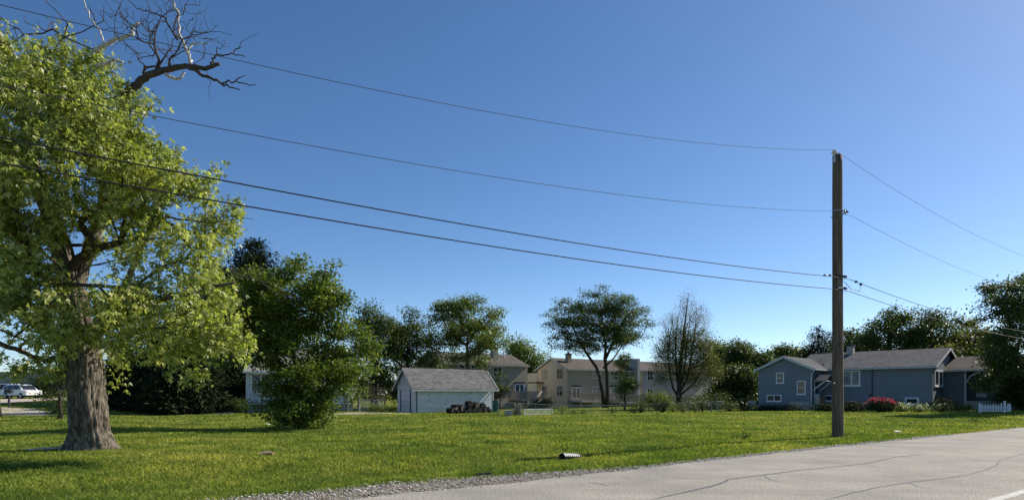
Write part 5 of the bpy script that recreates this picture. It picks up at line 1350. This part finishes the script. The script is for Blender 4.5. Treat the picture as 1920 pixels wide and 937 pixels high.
# ------------------------------------------------------------------ utility pole and lines
PY = 24.6; Pp = gp(1571, PY); pdx, pdy = .79, .613
def pole():
    root = thing('utility_pole', 'tall weathered wooden utility pole at the road verge', 'utility pole', Pp)
    zt = PZ(291, PY); mb = MB()
    pts = [(Pp.x+(-.02*f), PY, Pp.z-.3+(zt-Pp.z+.3)*f) for f in np.linspace(0, 1, 40)]
    rr = [.212-.042*f for f in np.linspace(0, 1, 40)]
    def d(q, i, k, dr):
        a = math.atan2(dr.y, dr.x); return .006*mnoise.noise(Vector((math.cos(a)*4, math.sin(a)*4, q.z*.35)))+.004*mnoise.noise(Vector((math.cos(a)*14, math.sin(a)*14, q.z*.8)))
    mb.tube(pts, rr, 32, True, d); build(mb, 'shaft', M['pole'], root, True)
    # top bracket and insulator
    c = pt(1564.5, 291, PY-.19); mb = MB(); mb.bar((c.x, c.y, c.z-.28), (c.x, c.y, c.z+.10), .07, .04); mb.tube([(c.x-.10, c.y, c.z-.12), (c.x+.02, c.y, c.z-.12)], .015, 6); br = build(mb, 'top_bracket', M['steel'], root)
    mb = MB(); mb.tube([(c.x, c.y, c.z+.05), (c.x, c.y, c.z+.07), (c.x, c.y, c.z+.11), (c.x, c.y, c.z+.13), (c.x, c.y, c.z+.17), (c.x, c.y, c.z+.20)], [.05, .11, .10, .06, .085, .04], 16); build(mb, 'insulator', M['porcelain'], br)
    # neutral spool on the right side
    zc = PZ(397, PY); x0 = Pp.x+.18
    mb = MB(); mb.bar((x0-.02, PY, zc+.06), (x0+.16, PY, zc+.06), .05, .02); mb.bar((x0-.02, PY, zc-.10), (x0+.16, PY, zc-.04), .05, .02); mb.tube([(x0+.12, PY, zc-.12), (x0+.12, PY, zc+.11)], .012, 6)
    mb.tube([(Pp.x-.28, PY-.02, zc-.22), (Pp.x-.17, PY, zc-.2)], .014, 6); mb.bar((x0+.13, PY, zc+.02), (x0+.22, PY, zc-.02), .05, .04)
    b2 = build(mb, 'spool_bracket', M['darksteel'], root)
    mb = MB(); mb.tube([(x0+.08, PY, zc-.06), (x0+.08, PY, zc-.04), (x0+.08, PY, zc), (x0+.08, PY, zc+.03), (x0+.08, PY, zc+.045)], [.05, .055, .035, .055, .045], 14); build(mb, 'spool_insulator', M['porcelain'], b2)
    for nm, py in (('upper_clamp', 519), ('lower_clamp', 541)):
        z = PZ(py, PY); mb = MB(); mb.bar((Pp.x-.19, PY-.21, z), (Pp.x+.24, PY-.16, z), .06, .05); mb.bar((Pp.x+.15, PY-.16, z), (Pp.x+.32, PY+.0, z-.01), .07, .07)
        mb.tube([(Pp.x-.02, PY-.25, z), (Pp.x-.02, PY, z)], .02, 6); cl = build(mb, 'cable_clamp', M['darksteel'], root)
        if py == 541: mb = MB(); mb.box((Pp.x-.02, PY-.245, z), (.18,.02,.045)); build(mb, 'tag_plate', M['porcelain'], cl)
    mb = MB()
    for py, dx in ((640, .03), (655, -.05), (668, .0), (600, .06), (730, .04), (560, -.03), (745, -.02)): c = (Pp.x+dx, PY-.205, PZ(py, PY)); mb.box(c, (.035, .02, .014))
    build(mb, 'staples', M['steel'], root)
    z = PZ(396, PY); mb = MB(); mb.tube([(Pp.x, PY, z-.012), (Pp.x, PY, z+.012)], .198, 28); build(mb, 'band', M['steel'], root)
    mb = MB(); c = pt(1564.7, 717.5, PY-.205); mb.tube([(c.x, c.y-.012, c.z), (c.x, c.y+.02, c.z)], .034, 14); build(mb, 'round_marker', M['porcelain'], root)
pole()
def wire(name, label, left, right, r, mat, off=(0, 0), extra=None):
    def smp(P):
        o = []
        for px, py in P:
            k = (px-960)/F; t = (k*(PY+off[1])-(Pp.x+off[0]))/(pdx-k*pdy); y = PY+off[1]+pdy*t; o.append((t, PZ(py, y)))
        return o
    mb = MB()
    def curve(P, tend):
        s = smp(P); t0, z0 = s[0]; A = np.array([[(t-t0), (t-t0)**2] for t, z in s[1:]]); b = np.array([z-z0 for t, z in s[1:]])
        c, *_ = np.linalg.lstsq(A, b, rcond=None)
        pts = []
        for t in np.linspace(t0, tend, 110):
            z = z0+c[0]*(t-t0)+c[1]*(t-t0)**2
            pts.append((Pp.x+off[0]+pdx*t, PY+off[1]+pdy*t, max(z, 3.5)))
        return pts
    a = curve(left, -44); b = curve(right, 46)
    mb.tube(a[::-1]+b[1:], r, 6)
    if extra: extra(mb, b)
    return tag(build(mb, name, M[mat], None, False, (Pp.x, PY, a[0][2])), label, 'power line', 'overhead lines on the utility pole')
wire('power_line', 'topmost thin overhead wire, running from the pole-top insulator', [(1563, 281), (1400, 273), (1200, 255), (1100, 242), (870, 203), (620, 150), (500, 126), (250, 72), (0, 6)], [(1567, 283), (1640, 332), (1740, 394), (1850, 449), (1920, 480)], .0062, 'thinwire', (-.08, -.19))
wire('power_line', 'second thin overhead wire from the top, tied at the steel band', [(1560, 396), (1200, 368), (870, 325), (500, 258), (270, 213)], [(1588, 400), (1640, 427), (1700, 459), (1850, 522)], .0062, 'thinwire', (.1, 0))
def loop(mb, b):
    z = PZ(524, PY); mb.tube([(Pp.x+.2, PY-.1, z-.1), (Pp.x+.5, PY, z-.36), (Pp.x+.95, PY+.2, z-.42), tuple(pt(1614, 533, PY+.8))], .012, 5)
    for (x, y) in ((1605, 528), (1614, 532.5)): c = pt(x, y, PY+.7); mb.box(c, (.09,.06,.08))
    for (x, y) in ((1546, 516), (1556, 516)): c = pt(x, y, PY-.35); mb.box(c, (.07,.05,.07))
wire('power_line', 'upper of the two thick black cables, with a drip loop at the pole', [(1558, 518), (1300, 487), (960, 437), (500, 355), (385, 332), (0, 257)], [(1584, 520), (1650, 546), (1770, 585), (1832, 603), (1919, 621)], .0125, 'cable', (0, -.2), loop)
wire('power_line', 'lowest thick black cable, below the drip loop', [(1558, 541), (1300, 513), (960, 468), (500, 396), (0, 303)], [(1584, 543), (1640, 562), (1700, 582), (1870, 625), (1919, 635)], .0125, 'cable', (0, -.2))

# ------------------------------------------------------------------ chain-link fence and things along it
def chain_fence():
    FP = [(934, 52.5, 753), (1004, 54, 757), (1054, 55, 759.5), (1108, 56, 759.7), (1155, 56.5, 759), (1193, 57, 758), (1230, 57.5, 757), (1262, 58, 755.8), (1293, 58.5, 754.5), (1334, 59, 753), (1344, 59.2, 751.5), (1358, 61, 752.5)]
    g = gp(1140, 56.2); root = thing('chain_link_fence', 'galvanised chain-link fence between the lawn and the townhouse yards', 'fence', g)
    tops = []; bots = []
    for i, (px, Y, py) in enumerate(FP):
        b = gp(px, Y); t = Vector((b.x, b.y, PZ(py, Y))); tops.append(t); bots.append(b)
        mb = MB(); r = .042 if i in (0, 9, 10, 11) else .026; mb.tube([b-Vector((0,0,.2)), t+Vector((0,0,.04 if i not in (10,) else .15))], r, 8); build(mb, 'post', M['fencesteel'], root)
    mb = MB()
    for i in range(len(FP)-1): mb.tube([tops[i], tops[i+1]], .02, 6)
    build(mb, 'top_rail', M['fencesteel'], root)
    mb = MB()
    for i in range(len(FP)-1):
        a, b = bots[i], bots[i+1]; d = (b-a); Ln = d.length; d2 = Vector((d.x, d.y, 0)).normalized(); h0 = tops[i].z-a.z; h1 = tops[i+1].z-b.z; h = min(h0, h1)
        P = lambda t, z, o=0: Vector((a.x+d2.x*t+d2.y*o, a.y+d2.y*t-d2.x*o, a.z+(b.z-a.z)*t/Ln+z*(h0+(h1-h0)*t/Ln)/h-.02))
        lattice(mb, P, 0, Ln, .02, h-.02, .0, .15, .0045, .006)
    build(mb, 'mesh', M['steel'], root)
chain_fence()
def lattice_panel():
    W = Wall(981, 51.5, R(42)); t1 = W.t(1035); g = W.P(t1/2, H(*W.P(t1/2, 0).xy)); root = thing('lattice_panel', 'low white lattice panel in front of the chain-link fence', 'lattice panel', g)
    z0 = g.z+.03; z1 = PZ(766.5, 51.5)
    mb = MB(); W.box(mb, 0, t1, z1-.05, z1, .02, .06); W.box(mb, 0, t1, z0, z0+.04, .02, .06); W.box(mb, 0, .05, z0, z1, .061, .09); W.box(mb, t1-.05, t1, z0, z1, .061, .09); build(mb, 'frame', M['white'], root)
    mb = MB(); lattice(mb, W.P, 0, t1, z0+.03, z1-.04, .045, .16, .042); build(mb, 'lattice', M['vinyl'], root)
lattice_panel()
g = gp(954, 51); mb = MB(); mb.box((g.x, g.y, g.z+.2), (.62,.6,.42)); mb.box((g.x, g.y, g.z+.42), (.75,.7,.06)); tag(build(mb, 'concrete_block', M['brickgrey'], None, False, g), 'squat pale stone block at the left of the dead stump', 'stone block')
# dead gnarled stump with pale shoots
g = gp(974, 51.4); root = thing('tree_stump', 'gnarled tan stump with dry shoots beside the white lattice panel', 'stump', g); mb = MB()
for k in range(14):
    a = random.uniform(-.5, .5); b = random.uniform(.5, 1.05); mb.tube([(g.x+a*.2, g.y, g.z-.05), (g.x+a*.4-.03, g.y+random.uniform(-.1,.1), g.z+b*.5), (g.x+a+random.uniform(-.1,.1)-.15*b, g.y, g.z+b)], [.07, .05, .02], 6)
build(mb, 'stems', M['bleached2'] if 'bleached2' in M else M['deckwood'], root)
foliage('dry_leaves', [(g.x+random.uniform(-.5,.4), g.y, g.z+random.uniform(.3, .95)) for _ in range(14)], M['lf_olive'], root, 12, .1, .08)
shrub('shrub', 'dark low shrub at the foot of the stump', 967, 51.8, 30, 14, 'lf_dark', 26, 30, .08, .14, 'shrubs along the chain-link fence')
for (px, Y, w, h, lf, n, lb) in ((1054, 54, 10, 16, 'lf_mid', 12, 'thin sprouting weed at the third fence post'), (1075, 54.5, 10, 8, 'lf_dark', 8, 'tiny dark sapling clump below the deck'), (1092, 55, 12, 9, 'lf_dark', 8, 'little dark clump beside the fourth fence post'),
     (1146, 55.5, 10, 14, 'lf_dark', 10, 'small dark clump left of the middle shrubs'), (1188, 56, 16, 18, 'lf_dark', 20, 'ragged shrub before the slim tree'), (1203, 56, 26, 24, 'lf_dark', 44, 'dense dark shrub, left of the darkest one on the fence'), (1243, 56.5, 24, 26, 'lf_spruce', 50, 'darkest round shrub on the fence line'),
     (1262, 57, 16, 18, 'lf_mid', 20, 'open shrub at the foot of the sparse tree'), (1280, 57.5, 16, 18, 'lf_dark', 20, 'shrub right of the sparse tree trunk'), (1303, 58, 12, 16, 'lf_dark', 12, 'thin shrub between the right fence posts'), (1317, 58, 8, 22, 'lf_spruce', 16, 'narrow dark shrub near the fence corner'),
     (1368, 60, 36, 20, 'lf_dark', 60, 'low dark shrub right of the fence corner'), (1395, 62, 40, 16, 'lf_spruce', 60, 'low dark shrub before the blue house corner')):
    shrub('shrub', lb, px, Y, w, h, lf, n, 28, .09, .15, 'shrubs along the chain-link fence')
for (px, Y, w, h, lb) in ((1300, 66, 50, 24, 'dark bed of bushes right of the sparse tree trunk'), (1020, 74, 30, 20, 'dark bush below the beige gable'), (1005, 74, 26, 10, 'low bush under the deck stairs'), (1340, 70, 60, 34, 'dark bush mass beyond the fence corner')):
    shrub('shrub', lb, px, Y, w, h, 'lf_dark', 60, 34, .14, .28, 'bushes by the townhouses')
for (px, w, lb) in ((700, 24, 'low garden plant left of the garage, left one'), (716, 26, 'low garden plant left of the garage, middle one'), (734, 24, 'low garden plant nearest the garage')):
    shrub('garden_plant', lb, px, 61, w, 13, 'lf_mid', 34, 26, .1, .16, 'garden plants left of the garage', 'plant')
shrub('shrub', 'dark bushy shrub between the porch and the white house corner', 445, 56, 38, 30, 'lf_dark', 60, 34, .12, .2)

# ------------------------------------------------------------------ log pile, bin
LG = [(882.8, 757.5, .30, 'top log of the pile, left, resting above the others'), (895.6, 759.5, .30, 'top log of the pile, centre, with the palest cut end'), (906.3, 760.8, .27, 'top log of the pile, right and darkest'),
      (868.5, 765.5, .33, 'long log of the pile showing its side, left of the stack'), (881.5, 768.6, .27, 'lower log with a cut end, under the top left log'), (892, 768.2, .29, 'lower log under the centre top log'), (901.8, 769, .27, 'lower log, brown cut end, right of centre'),
      (850.5, 769.5, .25, 'leftmost small log on the grass'), (857.5, 766.5, .24, 'tilted log at the left end with a pale split face'), (912.5, 769.5, .26, 'lower right log by the sunlit boards'), (920, 771.5, .17, 'small log at the right foot of the pile'), (915.5, 765.5, .17, 'small log on the right slope of the pile'), (860, 772, .17, 'thin log lying low between the left logs'), (874.5, 772.5, .16, 'thin low log below the long one')]
for i, (px, py, r, lb) in enumerate(LG):
    Y = 56.4+(px-850)/75*1.9; c = pt(px, py, Y); gz = H(c.x, Y); c.z = max(c.z, gz+r*.9)
    a = R(-60+random.uniform(-14, 14)) if 'long' not in lb else R(-35); Lh = random.uniform(.7, 1.0) if 'long' not in lb else 1.2
    d = Vector((math.cos(a), math.sin(a), random.uniform(-.05, .05)))
    if 'tilted' in lb: d = Vector((.4, -.6, .35)).normalized()
    root = thing('log', lb, 'log', (c.x, c.y, c.z-r), 'logs piled against the garage')
    mb = MB(); mb.tube([c-d*Lh*.0, c-d*Lh*.3, c-d*Lh*.65, c-d*Lh], [r, r*1.03, r*.98, r], 16, True, lambda q, i_, k, dr: .02*mnoise.noise(q*5)); build(mb, 'bark', M['logbark'], root, True)
    mb = MB(); mb.tube([c-d*.03, c+d*.012], r*.86, 16); build(mb, 'cut_end', M['cutwood'], root)
g = gp(928.5, 59.6); root = thing('wheelie_bin', 'green plastic bin standing at the right corner of the garage', 'bin', g)
mb = MB(); w0, w1, h = .20, .26, 1.02
mb.hexa([(g.x-w0, g.y-w0, g.z), (g.x+w0, g.y-w0, g.z), (g.x+w0, g.y+w0, g.z), (g.x-w0, g.y+w0, g.z), (g.x-w1, g.y-w1, g.z+h), (g.x+w1, g.y-w1, g.z+h), (g.x+w1, g.y+w1, g.z+h), (g.x-w1, g.y+w1, g.z+h)])
for k in (-.1, 0, .1): mb.box((g.x+k, g.y-.235, g.z+.5), (.02,.05,.8))
build(mb, 'body', M['binplastic'], root)
mb = MB(); mb.box((g.x, g.y, g.z+h+.035), (.58,.6,.065)); build(mb, 'lid', M['binplastic'], root)
mb = MB(); mb.tube([(g.x-.2, g.y+.25, g.z+.12), (g.x-.14, g.y+.25, g.z+.12)], .12, 12); mb.tube([(g.x+.14, g.y+.25, g.z+.12), (g.x+.2, g.y+.25, g.z+.12)], .12, 12); build(mb, 'wheel', M['tyre'], root)

# ------------------------------------------------------------------ culvert pipe in the ditch
def culvert():
    Y = 17.7; A = pt(1053, 847.2, Y); A.z = H(A.x, A.y)+.09; d = Vector((.62, .78, .0)).normalized()
    B = A+d*.95; B.z = H(B.x, B.y)-.02
    root = thing('culvert_pipe', 'short corrugated black drain pipe with glossy white ribs poking from the ditch', 'drain pipe', Vector((A.x, A.y, H(A.x, A.y))))
    r = .098; mb = MB(); n = 24; n2 = 40; d = (B-A).normalized(); 
    a = d.cross(Vector((0,0,1))).normalized(); b = a.cross(d)
    vs = []; fs = []
    prof = []
    for i in range(n2+1):
        f = i/n2; prof.append((f, r*(1+.0*f)+.012*math.sin(i*math.pi/2)))
    for f, rr in prof:
        for k in range(n):
            t = 2*math.pi*k/n; p = A.lerp(B, f)+(a*math.cos(t)+b*math.sin(t))*rr; vs.append(tuple(p))
    for i in range(n2):
        for k in range(n): fs.append((i*n+k, i*n+(k+1) % n, (i+1)*n+(k+1) % n, (i+1)*n+k))
    o = len(vs)
    for f, rr in ((0, r-.02), (.9, r-.02)):
        for k in range(n):
            t = 2*math.pi*k/n; p = A.lerp(B, f)+(a*math.cos(t)+b*math.sin(t))*rr; vs.append(tuple(p))
    for k in range(n):
        k2 = (k+1) % n; fs.append((k2, k, o+k, o+k2)); fs.append((o+k2, o+k, o+n+k, o+n+k2))
    fs.append(tuple(o+n+k for k in range(n)))
    mb.add(vs, fs); build(mb, 'pipe', M['pipeblack'], root, True)
    for q in range(8):  # glossy white bands over the upper side of the black pipe
        f = .055+q*.105; mb = MB(); vs = []; fs = []
        for w in (-.012, .012):
            for rr in (r+.007, r+.016):
                for k in range(13):
                    t = R(15+150*k/12); p = A.lerp(B, f)+d*w*1.5+(a*math.cos(t)+b*math.sin(t)*-1 if False else a*math.cos(t)*-1+Vector((0,0,1))*math.sin(t))*rr; vs.append(tuple(p))
        for k in range(12):
            i0, i1, j0, j1 = k, 13+k, 26+k, 39+k
            fs += [(i1, i1+1, j1+1, j1), (i0, i0+1, i1+1, i1), (j0, j1, j1+1, j0+1), (i0, j0, j0+1, i0+1)]
        mb.add(vs, fs); build(mb, 'rib', M['pipelight'], root)
culvert()
for (px, py, s_, lb) in ((1390, 823, .16, 'small weed tuft in the shadow of the pole'), (1571, 817, .3, 'grass clump at the foot of the utility pole'), (1826, 791, .16, 'dark weed tuft at the far verge')):
    g = ghit(px, py); root = thing('weed', lb, 'weed', g, 'weeds on the verge'); T = RNG.normal(size=(10, 3))*np.array([s_, s_*.5, .02])+np.array([g.x, g.y-.25 if s_ > .2 else g.y, g.z+.1])
    foliage('leaves', T, M['lf_bush'], root, 26, .06, .10, droop=-.9, flat=.7, asp=.3)
g = ghit(905, 894); mb = MB(); mb.box((g.x, g.y, .03), (.28,.06,.03), .3); mb.box((g.x+.12, g.y+.03, .04), (.14,.05,.03), -.3)
tag(build(mb, 'wood_chip', M['deadwood'], None, False, g), 'dark bit of wood on the edge of the gravel shoulder', 'wood chip')

# ------------------------------------------------------------------ garden of the blue house
def flowering(px, Y, w, h, lb, mat, n, name='peony_bush', sz=.13, per=40):
    root = shrub(name, lb, px, Y, w, h, 'lf_spruce', per+40, 36, .13, .17, None, 'flowering plant')
    g = gp(px, Y); W_ = w*Y/F/2; hh = h*Y/F; C = []
    for k in range(n):
        a = random.uniform(0, 6.28); r = math.sqrt(random.random())*.98; C.append((g.x+math.cos(a)*r*W_, Y+math.sin(a)*r*W_*.75, g.z+hh*(.52+.50*math.sqrt(max(0, 1-r*r)))+random.uniform(-.05, .05)))
    foliage('flowers', C, M[mat], root, 22, .035, .07, droop=-.4, flat=.7, asp=.9, upb=1.2)
flowering(1650, 52.5, 54, 26, 'round bush of bright pink peonies in front of the blue house', 'pink', 58, 'peony_bush')
for (px, Y, w, h, lb) in ((1694, 53, 34, 13, 'low leafy bed right beside the pink peonies'), (1722, 53, 36, 13, 'low leafy bed with white irises under the basement window'), (1762, 53, 44, 16, 'dark low bed before the house corner'), (1800, 54, 40, 12, 'dim green bed left of the picket fence')):
    shrub('flower_bed_plant', lb, px, Y, w, h, 'lf_mid' if px < 1740 else 'lf_dark', 50, 30, .10, .14, 'bed plants along the blue house', 'plant')
for (px, py, m_, lb) in ((1687.5, 755.5, 'whitepetal', 'white bloom on a stalk nearest the peonies'), (1697, 759.5, 'whitepetal', 'lower white bloom left of the basement window'), (1704, 756.5, 'whitepetal', 'largest white bloom, in front of the basement window'), (1723.5, 759, 'whitepetal', 'white bloom right of the basement window'), (1737.5, 757.5, 'whitepetal', 'white bloom nearest the house corner'), (1718, 762, 'cream', 'low yellowish bloom in the bed')):
    c = pt(px, py, 52.3); g = gp(px, 52.3); root = thing('iris_flower', lb, 'flower', g, 'tall blooms in the bed'); mb = MB(); mb.tube([g, c], .01, 4); build(mb, 'stalk', M['lf_mid'], root)
    foliage('bloom', [tuple(c)], M[m_], root, 22, .06, .09, flat=1, asp=.9)
# foundation planting, the house shadow put into its very dark leaf colour
for (px, Y, w, h, lb) in ((1600, 54.5, 46, 18, 'dark planting under the large double window'), (1545, 57, 34, 14, 'dark planting beside the entry steps'), (1480, 60, 60, 9, 'dark low strip before the blue gable wall'), (1668, 55.5, 50, 18, 'dark planting behind the peonies'), (1770, 55, 50, 22, 'dark planting at the house corner'), (1440, 61, 40, 8, 'dark low strip at the left corner of the blue house')):
    shrub('foundation_planting', lb, px, Y, w, h, 'lf_spruce', 70, 30, .13, .18, 'dark planting along the blue house', 'plant')
# air conditioner
g = gp(1597, 57.0); g.z += .05; root = thing('air_conditioner', 'dark boxy air conditioning unit against the blue wall right of the pole', 'air conditioner', g)
mb = MB(); mb.box((g.x, g.y, g.z+.42), (.85,.85,.8), R(-45)); build(mb, 'cabinet', M['darksteel'], root)
mb = MB(); mb.tube([(g.x, g.y, g.z+.825), (g.x, g.y, g.z+.86)], .34, 16); build(mb, 'fan_grille', M['steel'], root)
# terracotta pots by the door
for k, (px, lb) in enumerate(((1533.5, 'tall brown planter pot beside the blue house door'), (1543.5, 'tall brown planter pot right of the other one'))):
    c = pt(px, 755, 61.3); root = thing('planter_pot', lb, 'planter', (c.x, c.y, c.z), 'planter pots at the door'); mb = MB(); mb.tube([(c.x, c.y, c.z-.1), (c.x, c.y, c.z+.3), (c.x, c.y, c.z+.62), (c.x, c.y, c.z+.68)], [.17, .22, .27, .29], 14)
    build(mb, 'pot', M['brownwood'] if k else M['deckwood'], root)
# garden chair at the far left of the blue house
g = gp(1412, 64); root = thing('garden_chair', 'weathered low garden seat left of the blue house', 'chair', g)
mb = MB(); mb.box((g.x, g.y, g.z+.42), (.9,.5,.08)); build(mb, 'seat', M['deckwood'], root)
mb = MB(); mb.box((g.x, g.y+.27, g.z+.75), (.8,.05,.5)); build(mb, 'backrest', M['deckwood'], root)
for sx in (-.4, .4):
    for sy in (-.2, .2): mb = MB(); mb.box((g.x+sx, g.y+sy, g.z+.18), (.07,.07,.38)); build(mb, 'leg', M['deckwood'], root)
# white picket fence
def picket():
    W = Wall(1838, 50, R(-20)); t1 = W.t(1884); g = W.P(t1/2, H(*W.P(t1/2, 0).xy)); root = thing('picket_fence', 'short white picket fence section with a turned corner beside the shade tree', 'fence', g)
    zb = PZ(771, 49.6); 
    def pk(mb, WW, t, zt, wd=.10):
        p = [WW.P(t-wd/2, zb, 0), WW.P(t+wd/2, zb, 0), WW.P(t+wd/2, zt-.07, 0), WW.P(t+wd/4, zt-.01, 0), WW.P(t, zt, 0), WW.P(t-wd/4, zt-.01, 0), WW.P(t-wd/2, zt-.07, 0)]
        n = Vector((WW.n.x, WW.n.y, 0)); mb.prism(p, n*.05, n*.075)
    zt = PZ(757.5, 49.6)
    for k in range(8):
        t = .12+(t1-.3)*k/7.4; mb = MB(); pk(mb, W, t, zt+(.11 if k == 7 else 0)); build(mb, 'picket', M['white'], root)
    mb = MB(); W.box(mb, 0, t1, PZ(764.5, 49.6), PZ(762.6, 49.6), .015, .049); W.box(mb, 0, t1, PZ(771, 49.6), PZ(769.2, 49.6), .015, .049); build_split(mb, 'rail', M['white'], root)
    mb = MB()
    for t, zz in ((-.02, PZ(757, 49.6)), (t1+.0, PZ(752.5, 49.6))): W.box(mb, t-.07, t+.07, H(*W.P(t, 0).xy)-.1, zz, -.12, .014); W.box(mb, t-.085, t+.085, zz+.001, zz+.05, -.135, .03)
    build_split(mb, 'post', M['white'], root)
    W2 = Wall(1, 1, R(30)); W2.o = W.P(t1+.05, 0).xy; t2 = .75
    for k in range(4):
        mb = MB(); pk(mb, W2, .14+k*.17, zt+.02+.06*math.sin(k*1.0), .09); build(mb, 'picket', M['white'], root)
    mb = MB(); W2.box(mb, 0, t2, PZ(764.5, 49.6), PZ(762.6, 49.6), .015, .049); W2.box(mb, 0, t2, PZ(771, 49.6), PZ(769.2, 49.6), .015, .049); build_split(mb, 'rail', M['white'], root)
picket()

# ------------------------------------------------------------------ light, sky, camera
w = bpy.data.worlds.new('World'); S.world = w; w.use_nodes = True; nt = w.node_tree; nt.nodes.clear()
sky = nt.nodes.new('ShaderNodeTexSky'); sky.sky_type = 'NISHITA'; sky.sun_disc = False
sky.sun_elevation = R(SUN_EL); sky.sun_rotation = R(SUN_AZ); sky.air_density = .65; sky.dust_density = .25; sky.ozone_density = 1.3
bgn = nt.nodes.new('ShaderNodeBackground'); bgn.inputs[1].default_value = SKYSTR
out = nt.nodes.new('ShaderNodeOutputWorld'); hs = nt.nodes.new('ShaderNodeHueSaturation'); hs.inputs['Saturation'].default_value = 1.2; nt.links.new(sky.outputs[0], hs.inputs['Color']); nt.links.new(hs.outputs[0], bgn.inputs[0]); nt.links.new(bgn.outputs[0], out.inputs[0])
sl = bpy.data.lights.new('sun', 'SUN'); sl.energy = SUNSTR; sl.angle = R(.53); sl.color = (1, .91, .77)
so = bpy.data.objects.new('sun', sl); COL.objects.link(so)
sd = Vector((math.sin(R(SUN_AZ))*math.cos(R(SUN_EL)), math.cos(R(SUN_AZ))*math.cos(R(SUN_EL)), math.sin(R(SUN_EL))))
so.rotation_euler = sd.to_track_quat('Z', 'Y').to_euler(); so.location = sd*100
cd = bpy.data.cameras.new('camera'); cd.sensor_width = 36; cd.lens = 36*F/1920; cd.shift_y = (HY-468.5)/1920; cd.clip_end = 5000; cd.clip_start = .1
co = bpy.data.objects.new('camera', cd); COL.objects.link(co); co.location = (0, 0, EYE); co.rotation_euler = (R(90), 0, 0)
S.camera = co
S.view_settings.view_transform = 'Standard'; S.view_settings.look = 'None'; S.view_settings.exposure = EXPO; S.view_settings.gamma = 1
S.cycles.max_bounces = 6; S.cycles.transparent_max_bounces = 8
